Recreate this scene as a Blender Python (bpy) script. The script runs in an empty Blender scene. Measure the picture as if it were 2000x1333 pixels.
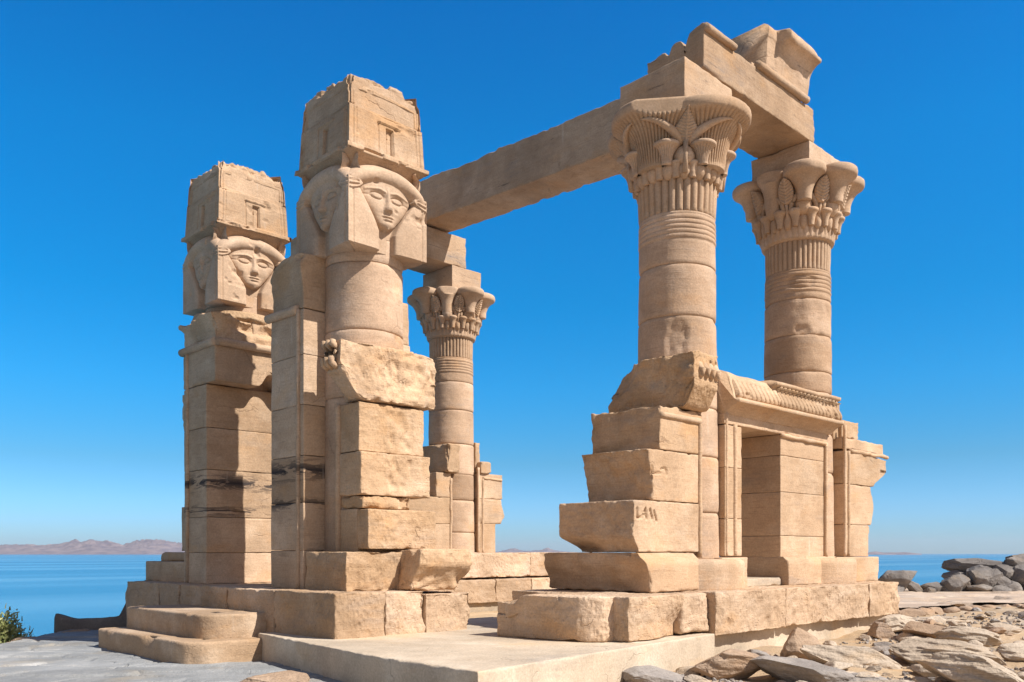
import bpy, math, random
import numpy as np
from math import radians, sin, cos, pi

# ------------------------------------------------------------------ camera, sky, sun, exposure
scene = bpy.context.scene
COL = scene.collection
EYE = 1.05
YAW = radians(45.8)
cam_d = bpy.data.cameras.new("camera")
cam_d.sensor_width = 36.0
cam_d.lens = 1720 / 2000 * 36.0
cam_d.shift_y = (1080 - 666.5) / 2000
cam_d.clip_start = 0.1
cam_d.clip_end = 60000
cam = bpy.data.objects.new("camera", cam_d)
cam.location = (0, 0, EYE)
cam.rotation_euler = (pi / 2, 0, YAW - pi / 2)
COL.objects.link(cam)
scene.camera = cam

SUN_EL = radians(45)
SUN_AZ = radians(-70)            # direction towards the sun in the xy plane, from +x
sun_dir = (cos(SUN_EL) * cos(SUN_AZ), cos(SUN_EL) * sin(SUN_AZ), sin(SUN_EL))
world = bpy.data.worlds.new("World")
scene.world = world
world.use_nodes = True
wn = world.node_tree
wn.nodes.clear()
sky = wn.nodes.new("ShaderNodeTexSky")
sky.sky_type = 'NISHITA'
sky.sun_disc = False
sky.sun_elevation = SUN_EL
sky.sun_rotation = pi / 2 - SUN_AZ
sky.altitude = 200
sky.air_density = 1.0
sky.dust_density = 0.3
sky.ozone_density = 3.0
hs = wn.nodes.new("ShaderNodeHueSaturation")
hs.inputs['Saturation'].default_value = 1.35
bg = wn.nodes.new("ShaderNodeBackground")
bg.inputs['Strength'].default_value = 0.08
wo = wn.nodes.new("ShaderNodeOutputWorld")
wn.links.new(sky.outputs[0], hs.inputs['Color'])
# deep blue grade where the camera faces; warm sky tint added elsewhere as fill
tc = wn.nodes.new("ShaderNodeTexCoord")
sp = wn.nodes.new("ShaderNodeSeparateXYZ")
wn.links.new(tc.outputs['Generated'], sp.inputs[0])
rp = wn.nodes.new("ShaderNodeValToRGB")
wn.links.new(sp.outputs['Z'], rp.inputs[0])
SKY_BANDS = [(0.0, (0.54, 0.88, 1.52)), (0.04, (0.52, 0.92, 1.54)), (0.10, (0.42, 0.87, 1.14)), (0.18, (0.22, 1.10, 1.38)), (0.27, (0.06, 1.22, 1.45)), (0.41, (0.04, 1.44, 1.66)), (0.54, (0.04, 1.36, 1.68)), (0.8, (0.5, 1.0, 1.2))]
while len(rp.color_ramp.elements) < len(SKY_BANDS):
    rp.color_ramp.elements.new(0.5)
for e_, (p_, c_) in zip(rp.color_ramp.elements, SKY_BANDS):
    e_.position = p_
    e_.color = (c_[0] / 2, c_[1] / 2, c_[2] / 2, 1)
def wmul(a_, b_):
    n_ = wn.nodes.new("ShaderNodeMix")
    n_.data_type = 'RGBA'
    n_.blend_type = 'MULTIPLY'
    n_.inputs[0].default_value = 1.0
    wn.links.new(a_, n_.inputs[6])
    if isinstance(b_, tuple): n_.inputs[7].default_value = (*b_, 1)
    else: wn.links.new(b_, n_.inputs[7])
    return n_.outputs[2]
deep = wmul(wmul(hs.outputs[0], rp.outputs[0]), (2.0, 2.0, 2.0))
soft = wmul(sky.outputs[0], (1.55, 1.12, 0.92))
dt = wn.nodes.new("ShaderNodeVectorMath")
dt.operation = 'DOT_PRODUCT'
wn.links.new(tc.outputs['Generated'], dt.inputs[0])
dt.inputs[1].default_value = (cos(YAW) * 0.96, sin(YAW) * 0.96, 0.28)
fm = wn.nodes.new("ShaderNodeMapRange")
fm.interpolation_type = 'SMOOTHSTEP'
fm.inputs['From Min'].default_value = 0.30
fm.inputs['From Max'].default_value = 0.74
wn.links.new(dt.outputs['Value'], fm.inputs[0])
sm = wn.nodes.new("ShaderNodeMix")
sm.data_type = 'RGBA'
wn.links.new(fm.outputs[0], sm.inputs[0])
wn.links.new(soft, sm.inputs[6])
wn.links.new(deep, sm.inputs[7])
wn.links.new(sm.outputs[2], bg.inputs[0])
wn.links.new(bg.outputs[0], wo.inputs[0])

sun_d = bpy.data.lights.new("sun", 'SUN')
sun_d.energy = 5.0
sun_d.angle = radians(0.5)
sun_d.color = (1.0, 0.95, 0.88)
sun = bpy.data.objects.new("sun", sun_d)
from mathutils import Vector
sun.rotation_euler = Vector(sun_dir).to_track_quat('Z', 'Y').to_euler()
sun.location = (0, -20, 30)
COL.objects.link(sun)

vs = scene.view_settings
vs.view_transform = 'Standard'
vs.look = 'None'
vs.exposure = 0.50
vs.gamma = 1.0

FW = (cos(YAW), sin(YAW))
RT = (sin(YAW), -cos(YAW))
def XY(X, Y):                     # view-aligned ground coordinates -> world
    return (RT[0] * X + FW[0] * Y, RT[1] * X + FW[1] * Y)

# ------------------------------------------------------------------ noise
def _hash(ix, iy, iz, seed):
    h = (ix * 374761393 + iy * 668265263 + iz * 1274126177 + seed * 974634777) & 0xffffffff
    h = ((h ^ (h >> 13)) * 1103515245) & 0xffffffff
    h = ((h ^ (h >> 15)) * 2246822519) & 0xffffffff
    return ((h ^ (h >> 16)) & 0xffff) / 32767.5 - 1.0

def vnoise(P, seed=0):
    P = np.asarray(P, float)
    I = np.floor(P).astype(np.int64)
    f = P - I
    u = f * f * f * (f * (f * 6 - 15) + 10)
    out = 0
    for a in (0, 1):
        wa = u[:, 0] if a else 1 - u[:, 0]
        for b in (0, 1):
            wb = u[:, 1] if b else 1 - u[:, 1]
            for c in (0, 1):
                wc = u[:, 2] if c else 1 - u[:, 2]
                out = out + wa * wb * wc * _hash(I[:, 0] + a, I[:, 1] + b, I[:, 2] + c, seed)
    return out

def fbm(P, octv=4, seed=0, gain=0.5):
    P = np.asarray(P, float)
    a, s, t = 1.0, 0, 0
    for o in range(octv):
        s = s + a * vnoise(P * (2.03 ** o) + 7.3 * o, seed + o)
        t += a
        a *= gain
    return s / t

def sstep(a, b, x):
    t = np.clip((x - a) / (b - a), 0, 1)
    return t * t * (3 - 2 * t)

# ------------------------------------------------------------------ mesh builder
WPOS = {}
class MB:
    def __init__(self):
        self.v, self.f, self.n = [], [], 0
    def add(self, verts, faces):
        verts = np.asarray(verts, float).reshape(-1, 3)
        self.v.append(verts)
        n = self.n
        if isinstance(faces, np.ndarray):
            self.f.extend((faces + n).tolist())
        else:
            self.f.extend([[i + n for i in f] for f in faces])
        self.n += len(verts)
        return self
    def build(self, name, mat, parent=None, smooth=True, origin=None):
        V = np.concatenate(self.v)
        if parent is not None:
            off = np.array(parent_world(parent))
        elif origin is not None:
            off = np.array(origin)
        else:
            off = np.array([(V[:, 0].min() + V[:, 0].max()) / 2, (V[:, 1].min() + V[:, 1].max()) / 2, V[:, 2].min()])
        me = bpy.data.meshes.new(name)
        me.from_pydata((V - off).tolist(), [], self.f)
        me.validate()
        if smooth:
            me.polygons.foreach_set("use_smooth", [True] * len(me.polygons))
        me.materials.append(mat)
        me.update()
        o = bpy.data.objects.new(name, me)
        COL.objects.link(o)
        if parent is not None:
            o.parent = parent
            WPOS[o.name] = [float(q) for q in off]
        else:
            o.location = off
            WPOS[o.name] = [float(q) for q in off]
        return o

def parent_world(o):
    return WPOS[o.name]

def thing(name, loc, label, cat, group=None):
    o = bpy.data.objects.new(name, None)
    COL.objects.link(o)
    o.empty_display_size = 0.2
    o.location = loc
    WPOS[o.name] = [float(q) for q in loc]
    return tag(o, label, cat, group, 'thing')

def tag(o, label=None, cat=None, group=None, kind=None):
    if label: o['label'] = label
    if cat: o['category'] = cat
    if group: o['group'] = group
    if kind: o['kind'] = kind
    return o

def lattice(a, b, res, edge=True):
    L = b - a
    n = max(1, int(math.ceil(L / res)))
    base = list(np.linspace(a, b, n + 1))
    if edge and L > 0.12:
        for d in (0.012, 0.03, 0.06):
            if d < L * 0.3:
                base += [a + d, b - d]
    base = sorted(base)
    out = [base[0]]
    for x in base[1:]:
        if x - out[-1] > 0.006 or x == base[-1]:
            out.append(x)
    out[-1] = b
    return np.array(out)

def box_grid(x0, x1, y0, y1, z0, z1, res):
    gx, gy, gz = lattice(x0, x1, res), lattice(y0, y1, res), lattice(z0, z1, res)
    nx, ny, nz = len(gx), len(gy), len(gz)
    quads = []
    def face(ax, idx, flip):
        dims = [nx, ny, nz]
        o = [a for a in range(3) if a != ax]
        A, B = np.meshgrid(np.arange(dims[o[0]] - 1), np.arange(dims[o[1]] - 1), indexing='ij')
        A, B = A.ravel(), B.ravel()
        def tri(da, db):
            t = [None] * 3
            t[ax] = np.full_like(A, idx)
            t[o[0]] = A + da
            t[o[1]] = B + db
            return (t[0] * ny + t[1]) * nz + t[2]
        q = np.stack([tri(0, 0), tri(1, 0), tri(1, 1), tri(0, 1)], 1)
        if flip: q = q[:, ::-1]
        quads.append(q)
    face(0, 0, True); face(0, nx - 1, False)
    face(1, 0, False); face(1, ny - 1, True)
    face(2, 0, True); face(2, nz - 1, False)
    Q = np.concatenate(quads)
    ids, inv = np.unique(Q.ravel(), return_inverse=True)
    Q = inv.reshape(-1, 4)
    iz = ids % nz; iy = (ids // nz) % ny; ix = ids // (nz * ny)
    P = np.stack([gx[ix], gy[iy], gz[iz]], 1)
    return P, Q

_seed = [11]
def rbox(mb, x0, x1, y0, y1, z0, z1, r=0.011, res=0.07, amp=0.006, chip=1.0, seed=None, post=None, rough=None):
    """A weathered block: rounded, chipped edges and an uneven surface."""
    if seed is None:
        _seed[0] += 1
        seed = _seed[0]
    P, Q = box_grid(x0, x1, y0, y1, z0, z1, res)
    lo, hi = np.array([x0, y0, z0]), np.array([x1, y1, z1])
    mn = (hi - lo).min()
    so = seed * 3.17
    R = r * (0.35 + 1.6 * np.clip(fbm(P * 7 + so, 3, seed), 0, 1) * 2)
    R = R + chip * np.clip(fbm(P * 3.3 + so, 4, seed + 5, 0.6) - 0.20, 0, 1) * 0.22
    R = np.clip(R, 0.003, mn * 0.42)[:, None]
    q = np.clip(P, lo + R, hi - R)
    d = P - q
    L = np.linalg.norm(d, axis=1, keepdims=True)
    dirn = d / np.maximum(L, 1e-9)
    out = q + dirn * R
    h = fbm(P * 3.1 + so, 4, seed + 9) * amp + fbm(P * 14 + so, 2, seed + 21) * amp * 0.45
    if rough:
        for k, a in rough.items():
            ax = 'xyz'.index(k[1]); s = -1 if k[0] == '-' else 1
            w = np.clip(dirn[:, ax] * s, 0, 1)
            h = h + w * a * (fbm(P * 5.0 + so, 4, seed + 31, 0.6) - 0.15)
    out = out + dirn * h[:, None]
    if post is not None:
        out = post(out)
    mb.add(out, Q)

def peck(cx, cz, w, hgt, axis='y', depth=0.02, freq=26):
    """pitted centre of a joint face (world position post-process)"""
    ia = 0 if axis == 'y' else 1
    def f(P, face=None):
        return P
    return f

def lathe(mb, cx, cy, prof, n=64, fn=None, cap=True, a0=0, a1=2 * pi):
    """prof: list of (r, z) from bottom to top"""
    prof = np.array(prof, float)
    m = len(prof)
    closed = abs(a1 - a0 - 2 * pi) < 1e-6
    th = np.linspace(a0, a1, n, endpoint=not closed)
    TH, K = np.meshgrid(th, np.arange(m))
    R = prof[K, 0]; Z = prof[K, 1]
    if fn is not None:
        R, Z = fn(TH, R, Z)
    V = np.stack([cx + R * np.cos(TH), cy + R * np.sin(TH), Z], -1).reshape(-1, 3)
    F = []
    nn = n if closed else n - 1
    i = np.arange(nn); j = (i + 1) % n
    for k in range(m - 1):
        F.append(np.stack([k * n + i, k * n + j, (k + 1) * n + j, (k + 1) * n + i], 1))
    F = np.concatenate(F).tolist()
    if cap and closed:
        F.append(list(range(n))[::-1])
        F.append(list(range((m - 1) * n, m * n)))
    mb.add(V, F)

def dense(prof, step):
    out = [prof[0]]
    for a, b in zip(prof[:-1], prof[1:]):
        L = math.hypot(b[0] - a[0], b[1] - a[1])
        k = max(1, int(math.ceil(L / step)))
        for t in range(1, k + 1):
            out.append((a[0] + (b[0] - a[0]) * t / k, a[1] + (b[1] - a[1]) * t / k))
    return out

def smoothprof(pts, n):
    """Catmull-Rom through profile points"""
    p = [np.array(q, float) for q in pts]
    p = [2 * p[0] - p[1]] + p + [2 * p[-1] - p[-2]]
    out = []
    for i in range(1, len(p) - 2):
        for t in np.linspace(0, 1, n, endpoint=False):
            a, b, c, d = p[i - 1], p[i], p[i + 1], p[i + 2]
            out.append(tuple(0.5 * (2 * b + (c - a) * t + (2 * a - 5 * b + 4 * c - d) * t * t + (3 * b - a - 3 * c + d) * t ** 3)))
    out.append(tuple(p[-2]))
    return out

def tube(mb, path, rad, n=10, noise=0.0, seed=1, cap=True):
    P = np.array(path, float)
    m = len(P)
    rad = np.full(m, rad) if np.isscalar(rad) else np.array(rad, float)
    T = np.gradient(P, axis=0)
    T /= np.maximum(np.linalg.norm(T, axis=1, keepdims=True), 1e-9)
    up = np.array([0, 0, 1.0])
    V = []
    for i in range(m):
        t = T[i]
        u = up if abs(t[2]) < 0.9 else np.array([1.0, 0.3, 0])
        a = np.cross(t, u); a /= np.linalg.norm(a)
        b = np.cross(a, t)
        th = np.arange(n) * 2 * pi / n
        V.append(P[i] + rad[i] * (np.cos(th)[:, None] * a + np.sin(th)[:, None] * b))
    V = np.concatenate(V)
    if noise:
        V = V + (np.stack([fbm(V * 6 + 3, 3, seed), fbm(V * 6 + 9, 3, seed + 1), fbm(V * 6 + 19, 3, seed + 2)], 1)) * noise
    F = []
    for k in range(m - 1):
        for i in range(n):
            j = (i + 1) % n
            F.append([k * n + i, (k + 1) * n + i, (k + 1) * n + j, k * n + j])
    if cap:
        F.append(list(range(n)))
        F.append(list(range((m - 1) * n, m * n))[::-1])
    mb.add(V, F)

def bar(mb, p, q, r, noise=0.004, n=10, step=0.08):
    L = math.dist(p, q)
    k = max(2, int(L / step))
    tube(mb, [tuple(p[i] + (q[i] - p[i]) * t / k for i in range(3)) for t in range(k + 1)], r, n, noise)

def extrude(mb, prof, axis, a0, a1, sgn, face, back, res=0.03, fn=None, endjit=0.0, seed=3):
    """prof: (outward, z) polyline along a wall face; swept along axis 'x' or 'y'.
    face = coordinate of the wall plane, outward = sgn; back closes the solid at this coordinate."""
    pr = list(prof)
    m = len(pr)
    n = max(2, int((a1 - a0) / res) + 1)
    A = np.linspace(a0, a1, n)
    D = np.array([p[0] for p in pr]); Z = np.array([p[1] for p in pr])
    AA, KK = np.meshgrid(A, np.arange(m), indexing='ij')
    DD = D[KK]; ZZ = Z[KK]
    if endjit:
        w0 = sstep(0.25, 0, AA - a0); w1 = sstep(0.25, 0, a1 - AA)
        jit = fbm(np.stack([DD.ravel() * 7, ZZ.ravel() * 7, AA.ravel() * 2 + seed], 1), 3, seed).reshape(AA.shape) * endjit
        AAj = AA + jit * (w0 + w1)
    else:
        AAj = AA
    if fn is not None:
        DD, ZZ = fn(AA, DD, ZZ)
    nz = fbm(np.stack([AA.ravel() * 5, DD.ravel() * 9 + seed, ZZ.ravel() * 9], 1), 4, seed).reshape(AA.shape) * 0.008
    DD = DD + nz
    W = face + sgn * DD
    bz0, bz1 = ZZ[:, 0], ZZ[:, -1]
    if axis == 'x':
        V = np.stack([AAj, W, ZZ], -1)
        B0 = np.stack([AAj[:, 0], np.full(n, back), bz0], -1); B1 = np.stack([AAj[:, -1], np.full(n, back), bz1], -1)
    else:
        V = np.stack([W, AAj, ZZ], -1)
        B0 = np.stack([np.full(n, back), AAj[:, 0], bz0], -1); B1 = np.stack([np.full(n, back), AAj[:, -1], bz1], -1)
    V = np.concatenate([B0[:, None], V, B1[:, None]], 1)
    m2 = m + 2
    V = V.reshape(-1, 3)
    F = []
    flip = (axis == 'x') == (sgn > 0)
    for i in range(n - 1):
        for k in range(m2):
            k2 = (k + 1) % m2
            q = [i * m2 + k, (i + 1) * m2 + k, (i + 1) * m2 + k2, i * m2 + k2]
            F.append(q[::-1] if not flip else q)
    e0 = list(range(m2)); e1 = [(n - 1) * m2 + k for k in range(m2)]
    F.append(e0[::-1] if flip else e0[::-1]); F.append(e1)
    mb.add(V, F)

# ------------------------------------------------------------------ materials
def node(nt, t, **kw):
    n = nt.nodes.new(t)
    for k, v in kw.items():
        if hasattr(n, k): setattr(n, k, v)
        else: n.inputs[k].default_value = v
    return n

SHIFT = (1.02, 1.04, 1.12)
def mat_stone(name, c_lo, c_hi, c_pale=None, bed=1.0, bump=0.5, pits=0.5, grain=38.0, rough=0.9, stain=0.0, grey=0.25, band=None, bedscale=7.0, pecked=0.0, cracks=1.0, runs=1.0, sand=True, patina=1.0):
    if sand:
        c_lo, c_hi = tuple(a_ * b_ for a_, b_ in zip(c_lo, SHIFT)), tuple(a_ * b_ for a_, b_ in zip(c_hi, SHIFT))
        c_pale = tuple(a_ * b_ for a_, b_ in zip(c_pale, SHIFT)) if c_pale else None
    m = bpy.data.materials.new(name)
    m.use_nodes = True
    nt = m.node_tree
    L = nt.links.new
    b = nt.nodes['Principled BSDF']
    b.inputs['Roughness'].default_value = rough
    b.inputs['Specular IOR Level'].default_value = 0.15
    geo = node(nt, 'ShaderNodeNewGeometry')
    oi = node(nt, 'ShaderNodeObjectInfo')
    addv = node(nt, 'ShaderNodeVectorMath', operation='MULTIPLY_ADD')
    L(geo.outputs['Random Per Island'], addv.inputs[0]); addv.inputs[1].default_value = (13.1, 15.7, 9.3)
    L(geo.outputs['Position'], addv.inputs[2])
    pos = addv.outputs[0]
    isl = geo.outputs['Random Per Island']
    def noise(scale, detail=6, rough_=0.55, vec=pos, dist=0.0):
        n = node(nt, 'ShaderNodeTexNoise')
        n.inputs['Scale'].default_value = scale
        n.inputs['Detail'].default_value = detail
        n.inputs['Roughness'].default_value = rough_
        n.inputs['Distortion'].default_value = dist
        L(vec, n.inputs['Vector'])
        return n.outputs['Fac']
    def mapping(sc, rot=(0, 0, 0)):
        n = node(nt, 'ShaderNodeMapping')
        n.inputs['Scale'].default_value = sc
        n.inputs['Rotation'].default_value = rot
        L(pos, n.inputs['Vector'])
        return n.outputs[0]
    def math_(op, a, b_, clamp=False):
        n = node(nt, 'ShaderNodeMath', operation=op)
        n.use_clamp = clamp
        for i, x in enumerate((a, b_)):
            if isinstance(x, (int, float)): n.inputs[i].default_value = x
            else: L(x, n.inputs[i])
        return n.outputs[0]
    def ramp(f, a, b_, lo=0.0, hi=1.0):
        n = node(nt, 'ShaderNodeMapRange')
        L(f, n.inputs['Value'])
        n.inputs['From Min'].default_value = a; n.inputs['From Max'].default_value = b_
        n.inputs['To Min'].default_value = lo; n.inputs['To Max'].default_value = hi
        return n.outputs[0]
    def mix(fac, a, b_, blend='MIX'):
        n = node(nt, 'ShaderNodeMix', data_type='RGBA', blend_type=blend)
        if isinstance(fac, (int, float)): n.inputs[0].default_value = fac
        else: L(fac, n.inputs[0])
        for i, x in ((6, a), (7, b_)):
            if isinstance(x, tuple): n.inputs[i].default_value = (*x, 1)
            else: L(x, n.inputs[i])
        return n.outputs[2]
    big = noise(0.55, 4)
    med = noise(2.2, 6, 0.6)
    bedv = mapping((0.9, 0.9, bedscale), (0.05, 0.04, 0))
    bedn = noise(1.6, 5, 0.6, bedv, 0.6)
    bedf = noise(4.5, 4, 0.6, mapping((0.8, 0.8, bedscale * 1.8), (-0.09, 0.06, 0)), 0.4)
    fine = noise(grain, 3, 0.6)
    t = math_('ADD', math_('MULTIPLY', big, 0.45), math_('MULTIPLY', med, 0.45))
    t = math_('ADD', t, math_('MULTIPLY', bedn, 0.35 * bed))
    t = ramp(t, 0.38, 0.85)
    col = mix(t, c_lo, c_hi)
    if c_pale:
        pale = ramp(noise(1.1, 5, 0.62, mapping((1, 1, 1.6))), 0.52, 0.68)
        col = mix(math_('MULTIPLY', pale, 0.6), col, c_pale)
    # thin darker / orange bedding streaks
    st = ramp(bedf, 0.56, 0.70)
    col = mix(math_('MULTIPLY', st, 0.35 * bed), col, (c_lo[0] * 0.62, c_lo[1] * 0.52, c_lo[2] * 0.45))
    if grey > 0:
        gm = math_('MULTIPLY', ramp(noise(0.8, 4, 0.55, mapping((1, 1, 2.2))), 0.56, 0.68), ramp(bedn, 0.42, 0.62))
        col = mix(math_('MULTIPLY', gm, grey), col, (0.20, 0.18, 0.175))
    if stain > 0:
        s1 = ramp(noise(2.0, 5, 0.65, mapping((0.55, 0.55, 4.2), (0.03, 0.05, 0)), 0.8), 0.62, 0.70)
        col = mix(math_('MULTIPLY', s1, stain), col, (0.05, 0.045, 0.045))
    if band:
        sep = node(nt, 'ShaderNodeSeparateXYZ')
        L(geo.outputs['Position'], sep.inputs[0])
        for (zc, hw, amt, th) in band:
            d = math_('ABSOLUTE', math_('SUBTRACT', sep.outputs['Z'], zc), 0)
            w = ramp(d, hw, 0.0)
            s2 = ramp(math_('ADD', noise(1.9, 5, 0.65, mapping((0.8, 0.8, 4.6), (0.07, -0.05, 0)), 0.8), math_('MULTIPLY', w, 0.16)), th, th + 0.06)
            col = mix(math_('MULTIPLY', math_('MULTIPLY', s2, w), amt), col, (0.035, 0.032, 0.035))
    # hairline cracks and small dark pits
    cv = node(nt, 'ShaderNodeTexVoronoi', feature='DISTANCE_TO_EDGE')
    cv.inputs['Scale'].default_value = 0.75
    wv = node(nt, 'ShaderNodeTexNoise'); wv.inputs['Scale'].default_value = 2.3; wv.inputs['Detail'].default_value = 5
    L(pos, wv.inputs['Vector'])
    va = node(nt, 'ShaderNodeVectorMath', operation='MULTIPLY_ADD')
    L(wv.outputs['Color'], va.inputs[0]); va.inputs[1].default_value = (0.9, 0.9, 0.7); L(mapping((0.8, 0.8, 1.3)), va.inputs[2])
    L(va.outputs[0], cv.inputs['Vector'])
    crack = math_('MULTIPLY', ramp(cv.outputs['Distance'], 0.012, 0.0), ramp(noise(0.9, 3), 0.58, 0.66))
    col = mix(math_('MULTIPLY', crack, 0.40 * cracks), col, (c_lo[0] * 0.35, c_lo[1] * 0.3, c_lo[2] * 0.28))
    pv = node(nt, 'ShaderNodeTexVoronoi'); pv.inputs['Scale'].default_value = 9.0
    L(mapping((1, 1, 1.8)), pv.inputs['Vector'])
    pm = math_('MULTIPLY', ramp(pv.outputs['Distance'], 0.13, 0.05), ramp(noise(1.3, 2), 0.52, 0.60))
    col = mix(math_('MULTIPLY', pm, 0.6 * pits), col, (c_lo[0] * 0.4, c_lo[1] * 0.36, c_lo[2] * 0.34))
    # pale run marks
    rn = math_('MULTIPLY', ramp(noise(3.0, 3, 0.5, mapping((3.5, 3.5, 0.16))), 0.64, 0.72), ramp(med, 0.45, 0.62))
    col = mix(math_('MULTIPLY', rn, 0.35 * runs), col, (0.62, 0.52, 0.42))
    pat = ramp(noise(0.75, 5, 0.65, mapping((1, 1, 0.7))), 0.36, 0.62, 0.82, 1.08)
    pc = node(nt, 'ShaderNodeCombineXYZ')
    for i in range(3): L(pat, pc.inputs[i])
    col = mix(patina, col, mix(1.0, col, pc.outputs[0], 'MULTIPLY'))
    osn = math_('MULTIPLY', ramp(noise(1.0, 5, 0.6, mapping((1, 1, 1.7), (0.3, 0.2, 0))), 0.56, 0.68), 0.45 * patina)
    col = mix(osn, col, (c_hi[0] * 0.92, c_hi[1] * 0.74, c_hi[2] * 0.52))
    sp = ramp(fine, 0.3, 0.75, 0.84, 1.12)
    cmul = node(nt, 'ShaderNodeCombineXYZ')
    for i in range(3): L(sp, cmul.inputs[i])
    col = mix(1.0, col, cmul.outputs[0], 'MULTIPLY')
    hsv = node(nt, 'ShaderNodeHueSaturation')
    L(ramp(isl, 0, 1, 0.86, 1.12), hsv.inputs['Value'])
    L(ramp(isl, 0, 1, 1.06, 0.95), hsv.inputs['Saturation'])
    L(col, hsv.inputs['Color'])
    L(hsv.outputs[0], b.inputs['Base Color'])
    # relief
    vor = node(nt, 'ShaderNodeTexVoronoi')
    vor.inputs['Scale'].default_value = 17
    L(mapping((1, 1, 1.5)), vor.inputs['Vector'])
    pit = math_('MULTIPLY', ramp(vor.outputs['Distance'], 0.0, 0.28), ramp(noise(1.6, 3), 0.35, 0.65, 0.0, 1.0))
    h = math_('ADD', math_('MULTIPLY', noise(6, 8, 0.62), 0.9), math_('MULTIPLY', bedn, 0.55 * bed))
    h = math_('ADD', h, math_('MULTIPLY', bedf, 0.16 * bed))
    h = math_('SUBTRACT', h, math_('MULTIPLY', crack, 0.6))
    h = math_('ADD', h, math_('MULTIPLY', pit, 0.4 * pits))
    h = math_('ADD', h, math_('MULTIPLY', fine, 0.22))
    if pecked > 0:
        v2 = node(nt, 'ShaderNodeTexVoronoi')
        v2.inputs['Scale'].default_value = 15
        L(mapping((1.2, 1.2, 0.75), (0.5, 0.3, 0.0)), v2.inputs['Vector'])
        h = math_('ADD', h, math_('MULTIPLY', math_('MULTIPLY', ramp(v2.outputs['Distance'], 0.1, 0.6), ramp(noise(1.5, 3), 0.38, 0.56)), pecked))
    bp = node(nt, 'ShaderNodeBump')
    bp.inputs['Strength'].default_value = bump
    bp.inputs['Distance'].default_value = 0.035
    L(h, bp.inputs['Height'])
    L(bp.outputs[0], b.inputs['Normal'])
    return m

SAND = mat_stone('sandstone', (0.40, 0.255, 0.145), (0.57, 0.395, 0.245), (0.62, 0.45, 0.30), bump=0.45)
SHAFT = mat_stone('column_sandstone', (0.40, 0.26, 0.155), (0.56, 0.39, 0.25), (0.60, 0.43, 0.29), bump=0.35, grey=0.35)
CARVE = mat_stone('carved_sandstone', (0.41, 0.27, 0.16), (0.55, 0.385, 0.245), (0.59, 0.43, 0.29), bump=0.22, bed=0.6, pits=0.25, grey=0.2)
WALL = mat_stone('wall_sandstone', (0.41, 0.265, 0.15), (0.58, 0.405, 0.25), (0.62, 0.455, 0.30), bump=0.40, grey=0.35)
BROKEN = mat_stone('broken_sandstone', (0.40, 0.25, 0.13), (0.58, 0.40, 0.24), (0.63, 0.46, 0.30), bump=0.6, bed=0.9, pits=1.0, pecked=0.45)
JAMB = mat_stone('stained_sandstone', (0.38, 0.25, 0.145), (0.55, 0.385, 0.24), (0.60, 0.44, 0.29), bump=0.38, stain=0.25,
                 band=[(2.18, 0.22, 0.97, 0.58), (1.72, 0.14, 0.9, 0.60)])
STEP = mat_stone('step_sandstone', (0.44, 0.295, 0.175), (0.60, 0.44, 0.29), (0.66, 0.51, 0.355), bump=0.55, bed=0.5, pits=0.8, pecked=0.12)
PLAT = mat_stone('platform_sandstone', (0.43, 0.285, 0.165), (0.60, 0.43, 0.28), (0.66, 0.50, 0.345), bump=0.65, bed=0.8, pits=1.2, pecked=0.5)
BEAM = mat_stone('beam_sandstone', (0.36, 0.235, 0.14), (0.53, 0.37, 0.23), (0.58, 0.42, 0.28), bump=0.5, grey=0.7, stain=0.55)
SLAB = mat_stone('worn_plaster', (0.46, 0.365, 0.265), (0.61, 0.51, 0.39), (0.66, 0.57, 0.45), bump=0.35, bed=0.3, pits=0.5, grey=0.3, sand=False)
ROCK_TAN = mat_stone('tan_rock', (0.28, 0.19, 0.125), (0.46, 0.33, 0.23), (0.52, 0.40, 0.30), bump=0.9, bed=1.0, stain=0.3, grey=0.5, sand=False)
ROCK_GREY = mat_stone('grey_rock', (0.22, 0.195, 0.18), (0.38, 0.335, 0.295), (0.46, 0.40, 0.34), bump=0.9, bed=1.0, stain=0.1, grey=0.3, sand=False)
ROCK_SLAB = mat_stone('layered_rock', (0.33, 0.255, 0.185), (0.53, 0.435, 0.335), (0.60, 0.51, 0.41), bump=1.0, bed=1.3, stain=0.15, grey=0.5, sand=False)
BOULD = mat_stone('dark_boulder_rock', (0.13, 0.115, 0.105), (0.27, 0.24, 0.215), (0.34, 0.30, 0.265), bump=0.8, bed=0.5, stain=0.3, grey=0.3, sand=False)
FLOOR = mat_stone('floor_sandstone', (0.48, 0.345, 0.215), (0.62, 0.47, 0.31), (0.66, 0.52, 0.37), bump=0.3, grey=0.1, sand=False)
EARTH = mat_stone('sandy_earth', (0.40, 0.285, 0.175), (0.60, 0.455, 0.30), (0.56, 0.46, 0.35), bump=0.8, bed=0.1, pits=0.6, grey=0.45, sand=False)
SHADEP = mat_stone('shade_plaster', (0.15, 0.12, 0.10), (0.28, 0.23, 0.19), None, bump=0.4, bed=0.2, grey=0.2, sand=False)  # plaster darkened to paint in the parapet's shade

# ------------------------------------------------------------------ grid of the kiosk (x = along the side walls, y = along the front)
AX, AY = 7.08, 10.30
BX, BY = 7.08, 14.00
CX, CY = 10.85, 7.65
DX, DY = 14.49, 7.65
EX, EY = 14.49, 17.12
FX, FY = 10.85, 17.12

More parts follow.
